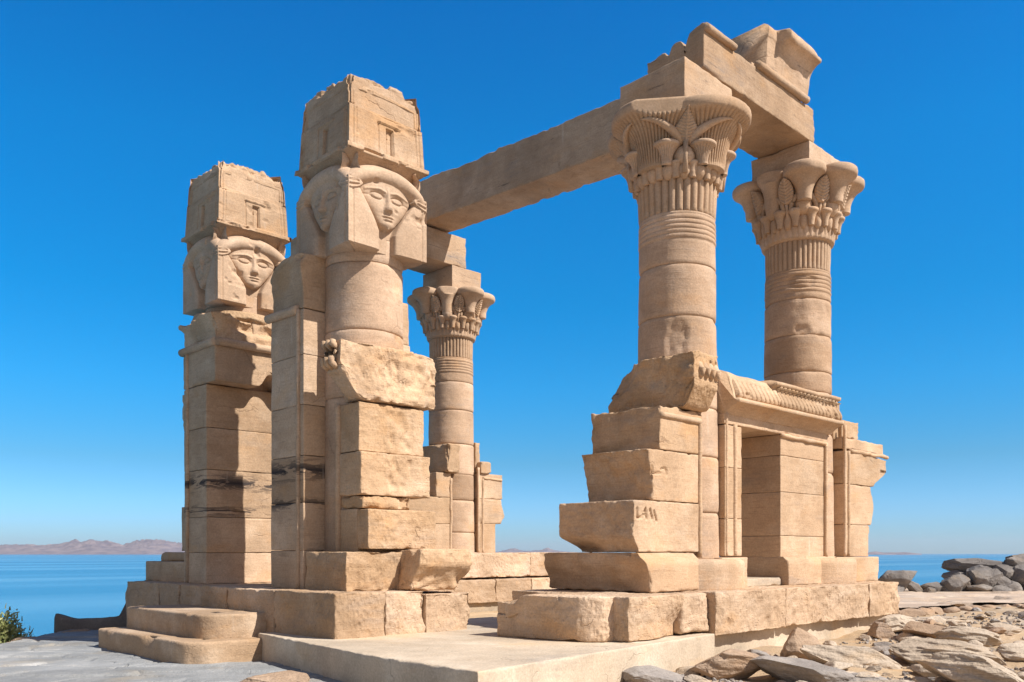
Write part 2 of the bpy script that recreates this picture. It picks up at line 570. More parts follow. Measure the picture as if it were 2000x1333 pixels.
# ------------------------------------------------------------------ ground, water, hills
def ground_z(x, y):
    x = np.asarray(x, float); y = np.asarray(y, float)
    Y = FW[0] * x + FW[1] * y
    X = RT[0] * x + RT[1] * y
    right = sstep(0.5, 3.0, X)
    z = -0.40 + right * np.clip((Y - 9.0) * 0.022, -0.1, 0.27)
    P = np.stack([x, y, 0 * x], -1).reshape(-1, 3)
    n = fbm(P * 0.9, 4, 5).reshape(x.shape)
    n2 = fbm(P * 3.2, 4, 8).reshape(x.shape)
    site = sstep(0.0, 0.6, x - 5.2) * sstep(0.0, 0.5, y - 6.6) * sstep(0, 0.6, 18.4 - x)
    z = z + right * (1 - site) * (n * 0.10 + n2 * 0.035)
    z = z * (1 - site) + -0.44 * site
    # shore
    yl = np.clip(15.15 + 1.2 * (x - 3.8), -50, 18.3)
    e = np.maximum.reduce([y - yl, x - 31.0, -26 - y])
    back = np.maximum(e, np.where(x > 18.6, np.maximum(y - (15.5 - (x - 18.6) * 0.25), -9), -9))
    drop = sstep(0.0, 1.0, back / 14.0)
    z = z - np.where(back > 0, np.minimum(drop * 9.0 + back * 0.32, 9.5), 0)
    return z

mb = MB()
gx = np.arange(-14, 46, 0.16); gy = np.arange(-24, 34, 0.16)
GX, GY = np.meshgrid(gx, gy, indexing='ij')
GZ = ground_z(GX, GY)
nX, nY = GX.shape
idx = np.arange(nX * nY).reshape(nX, nY)
Q = np.stack([idx[:-1, :-1], idx[1:, :-1], idx[1:, 1:], idx[:-1, 1:]], -1).reshape(-1, 4)
mb.add(np.stack([GX, GY, GZ], -1), Q)
tag(mb.build('ground', EARTH), 'sandy rocky earth of the shore around the ruin', 'ground', kind='structure')

WATER_Z = -7.0
wm = bpy.data.materials.new('lake_water'); wm.use_nodes = True
nt = wm.node_tree; b = nt.nodes['Principled BSDF']
b.inputs['Base Color'].default_value = (0.03, 0.18, 0.32, 1)
b.inputs['Roughness'].default_value = 0.12
b.inputs['IOR'].default_value = 1.33
geo = node(nt, 'ShaderNodeNewGeometry')
mp = node(nt, 'ShaderNodeMapping'); mp.inputs['Rotation'].default_value = (0, 0, YAW - pi / 2); mp.inputs['Scale'].default_value = (0.35, 1.0, 1)
nt.links.new(geo.outputs['Position'], mp.inputs[0])
n1 = node(nt, 'ShaderNodeTexNoise'); n1.inputs['Scale'].default_value = 1.3; n1.inputs['Detail'].default_value = 6
n2 = node(nt, 'ShaderNodeTexNoise'); n2.inputs['Scale'].default_value = 0.012; n2.inputs['Detail'].default_value = 4
nt.links.new(mp.outputs[0], n1.inputs[0])
mp2 = node(nt, 'ShaderNodeMapping'); mp2.inputs['Rotation'].default_value = (0, 0, YAW - pi / 2); mp2.inputs['Scale'].default_value = (0.15, 1.0, 1)
nt.links.new(geo.outputs['Position'], mp2.inputs[0]); nt.links.new(mp2.outputs[0], n2.inputs[0])
mr = node(nt, 'ShaderNodeMapRange'); nt.links.new(n2.outputs['Fac'], mr.inputs[0])
mr.inputs['From Min'].default_value = 0.4; mr.inputs['From Max'].default_value = 0.6; mr.inputs['To Min'].default_value = 0.12; mr.inputs['To Max'].default_value = 0.5
mrr = node(nt, 'ShaderNodeMapRange'); nt.links.new(n2.outputs['Fac'], mrr.inputs[0])
mrr.inputs['From Min'].default_value = 0.42; mrr.inputs['From Max'].default_value = 0.58; mrr.inputs['To Min'].default_value = 0.18; mrr.inputs['To Max'].default_value = 0.26
nt.links.new(mrr.outputs[0], b.inputs['Roughness'])
bp = node(nt, 'ShaderNodeBump'); bp.inputs['Distance'].default_value = 0.25
nt.links.new(mr.outputs[0], bp.inputs['Strength'])
nt.links.new(n1.outputs['Fac'], bp.inputs['Height'])
nt.links.new(bp.outputs[0], b.inputs['Normal'])
mb = MB()
rr = [0, 40, 120, 400, 1200, 3000, 6500]
V = [(0, 0, WATER_Z)]; F = []
for k, r in enumerate(rr[1:]):
    for i in range(48): V.append((r * cos(i * pi / 24), r * sin(i * pi / 24), WATER_Z))
for i in range(48):
    F.append([0, 1 + i, 1 + (i + 1) % 48])
for k in range(len(rr) - 2):
    for i in range(48):
        a = 1 + k * 48; j = (i + 1) % 48
        F.append([a + i, a + 48 + i, a + 48 + j, a + j])
mb.add(V, F)
tag(mb.build('water', wm, smooth=False, origin=(0, 0, 0)), 'calm blue lake water reaching the horizon', 'water', kind='structure')

# far hills (view-aligned heightfields on the far shore)
hm = bpy.data.materials.new('desert_hill'); hm.use_nodes = True
nt = hm.node_tree; b = nt.nodes['Principled BSDF']
b.inputs['Roughness'].default_value = 1.0
geo = node(nt, 'ShaderNodeNewGeometry')
n1 = node(nt, 'ShaderNodeTexNoise'); n1.inputs['Scale'].default_value = 0.02; n1.inputs['Detail'].default_value = 8
nt.links.new(geo.outputs['Position'], n1.inputs[0])
cr = node(nt, 'ShaderNodeValToRGB')
cr.color_ramp.elements[0].position = 0.35; cr.color_ramp.elements[0].color = (0.115, 0.088, 0.105, 1)
cr.color_ramp.elements[1].position = 0.65; cr.color_ramp.elements[1].color = (0.25, 0.19, 0.185, 1)
nt.links.new(n1.outputs['Fac'], cr.inputs[0]); nt.links.new(cr.outputs[0], b.inputs['Base Color'])

def hills(name, ua, ub, Y0, depth, top, label, seed, nx=520, ny=56):
    """top(u) gives the skyline height in metres above the water"""
    U = np.linspace(ua, ub, nx); D = np.linspace(0, 1, ny)
    UU, DD = np.meshgrid(U, D, indexing='ij')
    Y = Y0 + DD * depth
    X = (UU - 1000) / 1720 * Y
    T = np.vectorize(top)(UU)
    P = np.stack([X.ravel() / 75, Y.ravel() / 75, 0 * X.ravel()], 1)
    n = fbm(P, 6, seed, 0.6).reshape(X.shape)
    ridge = 1 - np.abs(fbm(P * 1.9 + 4, 5, seed + 4).reshape(X.shape))
    prof = sstep(0.0, 0.62, DD) * (1 - 0.6 * sstep(0.62, 1.0, DD))
    Z = WATER_Z - 1 + 4 * sstep(0, 0.04, DD) + T * prof * (0.58 + 0.42 * ridge + 0.38 * n)
    x = RT[0] * X + FW[0] * Y; y = RT[1] * X + FW[1] * Y
    idx = np.arange(nx * ny).reshape(nx, ny)
    Q = np.stack([idx[:-1, :-1], idx[1:, :-1], idx[1:, 1:], idx[:-1, 1:]], -1).reshape(-1, 4)
    m = MB(); m.add(np.stack([x, y, Z], -1), Q)
    return tag(m.build(name, hm), label, 'hills', kind='structure')

def skyline(pts):
    xs = [p[0] for p in pts]; ys = [p[1] for p in pts]
    return lambda u: float(np.interp(u, xs, ys))
PXM = 4200 / 1720
hills('hills', -700, 480, 4000, 900, skyline([(-700, 30), (-300, 55), (-60, 48), (0, 42), (40, 46), (60, 54), (90, 42), (120, 50), (150, 74), (175, 80), (205, 66), (240, 52), (262, 66), (285, 76), (310, 70), (350, 50), (480, 30)]),
      'low purple brown desert hills across the lake on the left', 3)
hills('hills', 900, 1160, 5200, 500, skyline([(900, 5), (960, 8), (985, 24), (1005, 33), (1025, 18), (1055, 22), (1070, 38), (1085, 22), (1120, 10), (1160, 3)]),
      'small distant blue hills seen above the low back wall', 9, nx=160, ny=30)
hills('island', 1640, 1800, 3600, 160, skyline([(1640, 5), (1700, 7), (1712, 11), (1725, 6), (1770, 8), (1790, 3), (1800, 1)]),
      'thin flat strip of land on the horizon at the right', 15, nx=60, ny=12)

# ------------------------------------------------------------------ column parts
def shaft_fn(cx, cy, joints, seed, amp=0.006, chips=()):
    def fn(TH, R, Z):
        P = np.stack([(R * np.cos(TH)).ravel() + cx, (R * np.sin(TH)).ravel() + cy, Z.ravel()], 1)
        d = fbm(P * 2.6 + seed, 4, seed).reshape(R.shape) * amp * 1.6
        wob = fbm(P * 1.7 + seed * 2, 3, seed + 3).reshape(R.shape)
        for zj in joints:
            zz = Z - (zj + 0.02 * wob)
            d = d - 0.014 * np.exp(-((Z - zj) / 0.014) ** 2)
            d = d - 0.05 * np.exp(-(zz / 0.05) ** 2) * np.clip(fbm(P * 2.8 + zj * 9, 3, seed + 8).reshape(R.shape) - 0.10, 0, 1)
        d = d - 0.10 * np.clip(fbm(P * np.array([1.6, 1.6, 1.2]) + seed * 1.3, 4, seed + 12).reshape(R.shape) - 0.42, 0, 1)
        for (ta, zc, ht, wz, dep) in chips:
            dt = np.angle(np.exp(1j * (TH - ta)))
            jag = fbm(P * 4.5 + 3, 4, seed + 19, 0.6).reshape(R.shape)
            m = sstep(1.0, 0.86, np.sqrt((dt / ht) ** 2 + ((Z - zc) / wz) ** 2) + 0.40 * jag + 0.25 * wob)
            d = d - dep * m * (0.75 + 0.9 * fbm(P * 6, 4, seed + 17, 0.6).reshape(R.shape))
        return R + d, Z
    return fn

def make_shaft(cx, cy, z0, z1, r0, r1, root, joints, seed, rings=None, chips=(), n=96):
    zs = list(np.arange(z0, z1, 0.035)) + [z1]
    zs = np.array(zs)
    r = r0 + (r1 - r0) * (zs - z0) / (z1 - z0)
    if rings:
        za, zb, k = rings
        extra = np.linspace(za, zb, k * 8 + 1)
        zs = np.sort(np.concatenate([zs[(zs < za) | (zs > zb)], extra]))
        r = r0 + (r1 - r0) * (zs - z0) / (z1 - z0)
        ph = (zs - za) / (zb - za) * k
        inb = (zs >= za) & (zs <= zb)
        r = r + np.where(inb, -0.008 + 0.017 * np.abs(np.sin(pi * ph)) ** 0.5, 0)
    m = MB()
    cuts = [z0] + [j for j in joints if z0 + 0.1 < j < z1 - 0.1] + [z1]
    fn = shaft_fn(cx, cy, joints, seed, chips=chips)
    for ka, (ca, cb) in enumerate(zip(cuts[:-1], cuts[1:])):
        q = (zs > ca + 0.004) & (zs < cb - 0.004)
        zz = np.concatenate([[ca + 0.002], zs[q], [cb - 0.002]])
        rr = np.concatenate([[np.interp(ca, zs, r)], r[q], [np.interp(cb, zs, r)]]) + random.Random(seed + ka).uniform(-0.004, 0.004)
        lathe(m, cx, cy, list(zip(rr, zz)), n, fn)
    return m.build('shaft', SHAFT, root)

def umbel(mb, cx, cy, z0, z1, r0, r1, rim, n=28, flutes=0, famp=0.0, dome=0.0, cut=None):
    """papyrus umbel: a narrow stem flaring into a bell with a thick rim"""
    H = z1 - z0
    pr = [(r0 * 0.95, z0), (r0, z0 + 0.15 * H), (r0 * 1.08, z0 + 0.35 * H), (r0 + (r1 - r0) * 0.24, z0 + 0.62 * H),
          (r0 + (r1 - r0) * 0.56, z0 + 0.84 * H), (r1, z1)]
    pr = smoothprof(pr, 5)
    nb = len(pr)
    pr += [(r1 + rim * 0.10, z1 + rim * 0.18), (r1 + rim * 0.13, z1 + rim * 0.5), (r1 + rim * 0.08, z1 + rim * 0.8), (r1 - rim * 0.12, z1 + rim)]
    if dome:
        for t in (0.8, 0.55, 0.3, 0.05):
            pr.append(((r1 - rim * 0.12) * t, z1 + rim + dome * (1 - t * t)))
    else:
        pr.append((r1 * 0.5, z1 + rim + 0.004)); pr.append((0.01, z1 + rim + 0.004))
    zr = z1
    def fn(TH, R, Z):
        if flutes:
            w = sstep(z0, z0 + 0.2 * H, Z) * (Z <= zr - 0.012)
            ph = np.abs(((TH * flutes / (2 * pi)) % 1.0) - 0.5) * 2
            R = R - famp * w * np.where(ph > 0.9, 1.0, np.where(ph > 0.5, 0.28, 0.0)) * (0.5 + 0.5 * R / r1)
        P = np.stack([(R * np.cos(TH)).ravel() + cx, (R * np.sin(TH)).ravel() + cy, Z.ravel()], 1)
        ch = np.clip(fbm(P * 4 + 3, 3, 4).reshape(R.shape) - 0.25, 0, 1) * (Z > zr - 0.03) * 0.16 * r1
        R = R + fbm(P * 8, 3, 2).reshape(R.shape) * 0.006 - ch
        if cut is not None:
            ca, cd = cut
            px = R * np.cos(TH - ca)
            ok = (px > cd) & (Z > zr - 0.06)
            R = np.where(ok, cd / np.maximum(np.cos(TH - ca), 0.2), R)
        return R, Z
    lathe(mb, cx, cy, pr, n, fn)

def leaf(mb, cx, cy, ang, r_b, r_t, z0, z1, w, ribs=9, round_=False, thick=0.03):
    """upright palm leaf with herringbone ribs, leaning outwards"""
    ns, nt_ = 17, 40
    S = np.linspace(-1, 1, ns); T = np.linspace(0, 1, nt_)
    SS, TT = np.meshgrid(S, T)
    if round_:
        W = w * np.sqrt(np.clip(1 - (2 * TT - 1) ** 2, 0, 1)) * 0.98 + 0.002
    else:
        W = w * np.interp(TT, [0, 0.2, 0.45, 1], [0.25, 0.55, 1.0, 0.05])
    x = SS * W
    z = z0 + (z1 - z0) * TT
    r = r_b + (r_t - r_b) * TT ** 1.5
    rib = 0.013 * np.sin((TT * ribs - np.abs(SS) * W / w * 1.6) * 2 * pi)
    mid = 0.022 * np.exp(-(x / 0.016) ** 2)
    out = r + thick * (1 - SS ** 4) + rib * (np.abs(x) > 0.014) + mid
    inr = r - 0.12
    V1 = np.stack([cx + out * cos(ang) - x * sin(ang), cy + out * sin(ang) + x * cos(ang), z], -1).reshape(-1, 3)
    V2 = np.stack([cx + inr * cos(ang) - x * sin(ang), cy + inr * sin(ang) + x * cos(ang), z], -1).reshape(-1, 3)
    n = ns * nt_
    idx = np.arange(n).reshape(nt_, ns)
    Q = np.stack([idx[:-1, :-1], idx[:-1, 1:], idx[1:, 1:], idx[1:, :-1]], -1).reshape(-1, 4)
    F = Q.tolist() + (Q[:, ::-1] + n).tolist()
    ring = list(idx[0, :]) + list(idx[1:, -1]) + list(idx[-1, -2::-1]) + list(idx[-2:0:-1, 0])
    for a, b_ in zip(ring, ring[1:] + ring[:1]):
        F.append([a, a + n, b_ + n, b_])
    mb.add(np.concatenate([V1, V2]), F)

def bell_r(z, z0=6.52, z1=7.19, r0=0.34, r1=0.685):
    H = z1 - z0
    return float(np.interp(z, [z0, z0 + 0.35 * H, z0 + 0.62 * H, z0 + 0.84 * H, z1], [r0, r0 * 1.08, r0 + (r1 - r0) * 0.24, r0 + (r1 - r0) * 0.56, r1]))

def sepal(mb, cx, cy, diag, c, side, zb, zt, w):
    """crescent sepal that climbs from the leaf stem over a lobe of the great bell"""
    path, rad = [], []
    for t in np.linspace(0, 1, 16):
        dl = radians(5 + 36 * t)
        z = zb + (zt - zb) * (1 - (1 - t) ** 1.8)
        R = bell_r(z)
        dp = pi / 4 - dl
        rho = c * cos(dp) + math.sqrt(max(0.01, R * R - (c * sin(dp)) ** 2)) + 0.012
        a = diag + side * dl
        path.append((cx + rho * cos(a), cy + rho * sin(a), z))
        rad.append(max(0.006, w * (1 - t) ** 0.6))
    tube(mb, path, rad, 10)

def stems(mb, cx, cy, z0, z1, r0, r1, k, amp, bulge=None):
    zs = np.linspace(z0, z1, 14)
    prof = []
    for z in zs:
        t = (z - z0) / (z1 - z0)
        prof.append((r0 + (r1 - r0) * t, z))
    if bulge:
        prof += bulge
    def fn(TH, R, Z):
        g = np.abs(np.sin(TH * k / 2)) ** 0.45
        w = sstep(z0, z0 + 0.015, Z)
        P = np.stack([(R * np.cos(TH)).ravel() + cx, (R * np.sin(TH)).ravel() + cy, Z.ravel()], 1)
        return R - amp * (1 - g) * w + amp * 0.3 * w + fbm(P * 6, 3, 3).reshape(R.shape) * 0.006, Z
    lathe(mb, cx, cy, prof, k * 8, fn)

def quatrefoil_capital(cx, cy, root, cutdir=None):
    """four great fluted umbels over two tiers of small ones and a ring of bound stems"""
    core = MB()
    stems(core, cx, cy, 5.90, 6.46, 0.545, 0.57, 32, 0.055)
    lathe(core, cx, cy, dense([(0.57, 6.42), (0.60, 6.55), (0.60, 6.8), (0.63, 7.0), (0.70, 7.2), (0.72, 7.3)], 0.05), 72)
    cap = core.build('capital', CARVE, root)
    for k in range(16):                                   # lowest ring of buds
        a = pi / 4 + (k + 0.5) * 2 * pi / 16
        m = MB(); umbel(m, cx + 0.60 * cos(a), cy + 0.60 * sin(a), 6.36, 6.545, 0.052, 0.088, 0.035, 18, dome=0.02)
        m.build('papyrus_bud', CARVE, cap)
        a2 = a + 2 * pi / 32
        m = MB(); lathe(m, cx + 0.56 * cos(a2), cy + 0.56 * sin(a2), [(0.01, 6.345), (0.05, 6.36), (0.095, 6.42), (0.105, 6.49), (0.085, 6.56), (0.04, 6.62), (0.01, 6.64)], 16)
        m.build('stem_bulb', CARVE, cap)
    for k in range(8):                                    # middle ring
        a = pi / 4 + (k + 0.5) * pi / 4
        m = MB(); umbel(m, cx + 0.665 * cos(a), cy + 0.665 * sin(a), 6.52, 6.775, 0.075, 0.185, 0.045, 20 * 6, flutes=20, famp=0.024)
        m.build('papyrus_umbel', CARVE, cap)
        a2 = pi / 4 + k * pi / 4
        m = MB(); lathe(m, cx + 0.56 * cos(a2), cy + 0.56 * sin(a2), [(0.02, 6.5), (0.14, 6.56), (0.16, 6.66), (0.12, 6.76), (0.03, 6.84)], 18)
        m.build('stem_bulb', CARVE, cap)
    for k in range(4):                                    # great bells
        a = k * pi / 2
        m = MB()
        umbel(m, cx + 0.42 * cos(a), cy + 0.42 * sin(a), 6.52, 7.19, 0.34, 0.685, 0.16, 56 * 6, flutes=56, famp=0.05,
              cut=(radians(218), 0.57) if (cutdir is not None and k == cutdir) else None)
        m.build('papyrus_bell', CARVE, cap)
        d = a + pi / 4
        m = MB()
        leaf(m, cx, cy, d, 0.70, 0.90, 6.82, 7.21, 0.155, 11)
        tube(m, [(cx + r * cos(d), cy + r * sin(d), z) for r, z in ((0.66, 6.40), (0.69, 6.6), (0.715, 6.85))], 0.038, 8)
        m.build('palm_leaf', CARVE, cap)
        for s in (-1, 1):
            m = MB(); sepal(m, cx, cy, d, 0.42, s, 6.84, 7.10, 0.075)
            m.build('sepal', CARVE, cap)
    return cap

def eightfold_capital(cx, cy, root, rot, broken=(), zo=0.0, mat=None):
    mat = mat or CARVE
    core = MB()
    stems(core, cx, cy, 5.90, 6.42, 0.535, 0.545, 40, 0.04)
    stems(core, cx, cy, 6.42, 6.76, 0.60, 0.66, 40, 0.035)
    lathe(core, cx, cy, smoothprof([(0.545, 6.40), (0.60, 6.43), (0.615, 6.5), (0.62, 6.8), (0.66, 7.0), (0.70, 7.25), (0.72, 7.5), (0.5, 7.62)], 4), 72)
    cap = core.build('capital', mat, root)
    for k in range(16):
        a = rot + (k + 0.5) * 2 * pi / 16
        m = MB(); umbel(m, cx + 0.665 * cos(a), cy + 0.665 * sin(a), 6.60, 6.83, 0.05, 0.115, 0.05, 20, dome=0.03)
        m.build('papyrus_bud', mat, cap)
        a2 = a + 2 * pi / 32
        m = MB(); lathe(m, cx + 0.62 * cos(a2), cy + 0.62 * sin(a2), [(0.03, 6.56), (0.065, 6.62), (0.075, 6.72), (0.06, 6.80), (0.02, 6.86)], 14)
        m.build('stem_bulb', mat, cap)
    for k in range(8):
        a = rot + k * pi / 4
        m = MB()
        # arch and bud below each bell
        lathe(m, cx + 0.66 * cos(a), cy + 0.66 * sin(a), [(0.05, 6.78), (0.12, 6.85), (0.135, 6.95), (0.11, 7.06), (0.05, 7.12), (0.01, 7.13)], 20,
              fn=lambda TH, R, Z: (R * (1 + 0.03 * np.cos(TH * 12)), Z))
        arch = []
        for t in np.linspace(0, pi, 17):
            da = 0.30 * cos(t)
            arch.append((cx + 0.70 * cos(a + da), cy + 0.70 * sin(a + da), 6.86 + 0.27 * sin(t) ** 0.8))
        tube(m, arch, [0.035 + 0.025 * sin(t) for t in np.linspace(0, pi, 17)], 8)
        m.build('sepal', mat, cap)
        m = MB()
        if k in broken:
            umbel(m, cx + 0.66 * cos(a), cy + 0.66 * sin(a), 6.95, 7.44, 0.14, 0.27, 0.12, 44, dome=0.03, cut=(a + 0.3, 0.19))
        else:
            umbel(m, cx + 0.77 * cos(a), cy + 0.77 * sin(a), 6.98, 7.40, 0.12, 0.335, 0.15, 44, dome=0.085)
        m.build('papyrus_bell', mat, cap)
        d = a + pi / 8
        m = MB(); leaf(m, cx, cy, d, 0.74, 0.86, 6.96, 7.36, 0.125, 8, round_=True)
        tube(m, [(cx + r * cos(d), cy + r * sin(d), z) for r, z in ((0.66, 6.7), (0.68, 6.85), (0.74, 7.0))], 0.028, 8)
        m.build('palm_leaf', mat, cap)
    return cap

# ---------- the four plant columns
G_PLANT = None
def plant_column(x, y, label, seed, cap_fn, abacus, joints, chips=(), base=True):
    root = thing('papyrus_column', (x, y, 0.5), label, 'column')
    make_shaft(x, y, 0.95, 5.91, 0.61, 0.55, root, joints, seed, rings=(5.53, 5.87, 5), chips=chips)
    if base:
        m = MB()
        lathe(m, x, y, dense([(0.97, 0.5), (0.97, 0.88), (0.955, 0.925), (0.91, 0.955), (0.5, 0.965)], 0.06), 96, shaft_fn(x, y, (), seed + 40, amp=0.008))
        m.build('base', WALL, root)
    cap_fn(x, y, root)
    m = MB()
    rbox(m, *abacus, r=0.012, res=0.09, amp=0.010, chip=0.5)
    m.build('abacus', BEAM, root)
    return root

plant_column(CX, CY, 'tall near papyrus column with four great fluted bells, left of the small side doorway', 21,
             lambda x, y, r: quatrefoil_capital(x, y, r, cutdir=2), (10.22, 11.45, 7.08, 8.22, 7.30, 7.93),
             [1.62, 2.42, 3.12, 3.78, 4.42, 5.16], chips=[(radians(216), 4.02, 0.30, 0.36, 0.035)])
plant_column(DX, DY, 'rightmost papyrus column with eight rounded bells, standing right of the small side doorway', 33,
             lambda x, y, r: eightfold_capital(x, y, r, radians(216), broken=(7,)), (13.85, 15.05, 7.10, 8.20, 7.45, 7.955),
             [2.42, 3.12, 3.8, 4.15, 4.78, 5.40], chips=[(radians(215), 4.85, 0.25, 0.08, 0.04), (radians(212), 5.68, 0.5, 0.12, 0.03)])
plant_column(EX, EY, 'small looking far papyrus column under the far end of the long roof beam', 47,
             lambda x, y, r: eightfold_capital(x, y, r, radians(222), broken=(0,)), (14.04, 15.0, 16.55, 17.7, 7.45, 8.13),
             [1.55, 2.35, 3.0, 3.75, 4.6, 5.3])
plant_column(FX, FY, 'mostly hidden column whose fluted capital peeps out between the two carved head columns', 59,
             lambda x, y, r: quatrefoil_capital(x, y, r), (10.25, 11.45, 16.5, 17.7, 7.32, 8.10),
             [1.55, 2.35, 3.0, 3.75, 4.6, 5.3])

# ------------------------------------------------------------------ Hathor-type columns: carved head capitals
def side_panel(mb, cx, cy, k, half, z0, H, nfun, ns, nt_, seed, ragged=0):
    ang = -pi / 2 - k * pi / 2
    nx_, ny_ = round(cos(ang)), round(sin(ang))
    sx, sy = -ny_, nx_
    U = np.linspace(-1, 1, ns); T = np.linspace(0, 1, nt_)
    UU, TT = np.meshgrid(U, T)
    hw = half(TT)
    S = UU * hw; Tm = TT * H
    N = nfun(S, Tm, seed)
    N = np.concatenate([np.full((1, ns), 0.25), N, np.full((1, ns), 0.25)])
    S = np.concatenate([S[:1], S, S[-1:]])
    Z = z0 + np.concatenate([Tm[:1], Tm, Tm[-1:]])
    if ragged:
        PP = np.stack([cx + nx_ * 0.6 + sx * S.ravel(), cy + ny_ * 0.6 + sy * S.ravel(), np.full(S.size, ragged * 0.7)], 1)
        rag = np.clip(fbm(PP * 2.3, 4, int(ragged)).reshape(S.shape) + 0.20, 0, 1) * 0.13 + 0.04 * np.abs(fbm(PP * 8, 3, 5).reshape(S.shape))
        if k == 0: rag = rag + 0.12 * sstep(0.3, 0.60, S)
        Z = Z - rag * sstep(0.72, 1.0, (Z - z0) / H)
    S[0] *= 0.4; S[-1] *= 0.4
    V = np.stack([cx + nx_ * N + sx * S, cy + ny_ * N + sy * S, Z], -1).reshape(-1, 3)
    h = nt_ + 2
    idx = np.arange(h * ns).reshape(h, ns)
    Q = np.stack([idx[:-1, :-1], idx[:-1, 1:], idx[1:, 1:], idx[1:, :-1]], -1).reshape(-1, 4)
    mb.add(V, Q)

def ell(S, T, cs, ct, a, b):
    return np.sqrt(((S - cs) / a) ** 2 + ((T - ct) / b) ** 2)

def head_n(S, T, seed):
    A = np.abs(S)
    n = np.where(A < 0.5, np.sqrt(np.clip(0.27 - S * S, 0.16, 1)), 0.40)
    n = np.maximum(n, 0.40 + 0.10 * sstep(0.85, 1.1, T))
    # hair lappets
    e = np.interp(T, [0, 0.26, 0.42, 0.62, 0.78, 0.9], [0.115, 0.12, 0.20, 0.335, 0.45, 0.52])
    lap = sstep(e - 0.012, e + 0.02, A) * (T < 0.86)
    ln = 0.645 - 0.05 * np.exp(-np.clip(A - e, 0, 1) / 0.05) - 0.012 * (np.abs(A - 0.565) < 0.014)
    n = np.where(lap > 0, np.maximum(n, n + (ln - n) * lap), n)
    # face
    w = np.interp(T, [0.30, 0.33, 0.37, 0.46, 0.56, 0.66, 0.75, 0.84, 0.92, 0.99], [0.02, 0.09, 0.15, 0.225, 0.30, 0.37, 0.425, 0.435, 0.40, 0.30])
    q = np.clip(1 - (A / w) ** 2, 0, 1)
    f = 0.515 + 0.11 * q ** 0.42
    f = f + 0.018 * np.exp(-ell(A, T, 0.20, 0.57, 0.10, 0.10) ** 2)                    # cheeks
    f = f - 0.032 * np.exp(-ell(A, T, 0.155, 0.73, 0.12, 0.055) ** 2)                  # eye sockets
    ed = ell(A, T, 0.165, 0.725, 0.088, 0.038)
    f = f + 0.026 * np.clip(1 - ed ** 2, 0, 1) ** 0.6                                  # eyeballs
    f = f - 0.016 * np.exp(-((ed - 1.18) / 0.16) ** 2)                                 # eye outline
    br = np.abs(T - (0.815 - 0.35 * np.clip(A - 0.13, 0, 1) ** 1.5 - 0.25 * np.clip(0.13 - A, 0, 1)))
    f = f + 0.016 * np.exp(-(br / 0.016) ** 2) * (A > 0.035) * (A < 0.36)              # brows
    f = f - 0.010 * np.exp(-((np.abs(T - 0.715 + 0.06 * (A - 0.27))) / 0.010) ** 2) * (A > 0.26) * (A < 0.38)
    nw = np.interp(T, [0.545, 0.58, 0.66, 0.80, 0.86], [0.062, 0.060, 0.036, 0.026, 0.03])
    nh = np.interp(T, [0.535, 0.55, 0.58, 0.66, 0.80, 0.88], [0.0, 0.055, 0.066, 0.045, 0.018, 0.0])
    f = f + nh * np.exp(-(A / nw) ** 4)                                                # nose
    f = f - 0.020 * np.exp(-ell(S, T, 0, 0.50, 0.10, 0.025) ** 2)
    f = f + 0.030 * np.exp(-ell(S, T, 0, 0.475, 0.085, 0.017) ** 4) + 0.030 * np.exp(-ell(S, T, 0, 0.430, 0.070, 0.019) ** 4)
    f = f - 0.012 * np.exp(-ell(S, T, 0, 0.455, 0.095, 0.008) ** 2)                    # lips
    f = f + 0.030 * np.exp(-ell(S, T, 0, 0.365, 0.07, 0.04) ** 2)                      # chin
    n = np.where((A < w) & (T > 0.30) & (T < 1.0), np.maximum(n, f), n)
    # cow ears
    ex = A - 0.43
    et = T - (0.80 - 0.18 * np.clip(ex, 0, 1))
    eh = np.interp(ex, [0, 0.03, 0.10, 0.17, 0.215], [0.022, 0.045, 0.075, 0.085, 0.075])
    ear = (ex > -0.01) & (ex < 0.205) & (np.abs(et) < eh)
    en = 0.655 + 0.012 * np.cos(et / np.maximum(eh, 1e-3) * 9.0) * (ex > 0.05) - 0.02 * np.clip(np.abs(et) / eh, 0, 1) ** 4
    n = np.where(ear, np.maximum(n, en), n)
    # wig roll
    tc = 1.015 - 0.20 * (A / 0.6) ** 2.4
    hh = 0.14
    d = np.clip(1 - ((T - tc) / hh) ** 2, 0, 1)
    edge = np.clip(1 - (A / 0.668) ** 10, 0, 1) ** 0.5
    rn = 0.49 + 0.185 * d ** 0.5 * (0.35 + 0.65 * edge)
    n = np.where((d > 0), np.maximum(n, rn), n)
    P = np.stack([S.ravel() * 5 + seed, T.ravel() * 5, n.ravel() * 5 + seed * 2], 1)
    nz = fbm(P, 4, seed).reshape(S.shape)
    dmg = np.clip(fbm(P * 0.7 + 11, 3, seed + 2).reshape(S.shape) - 0.36, 0, 1) * 0.18
    return n + nz * 0.008 - dmg

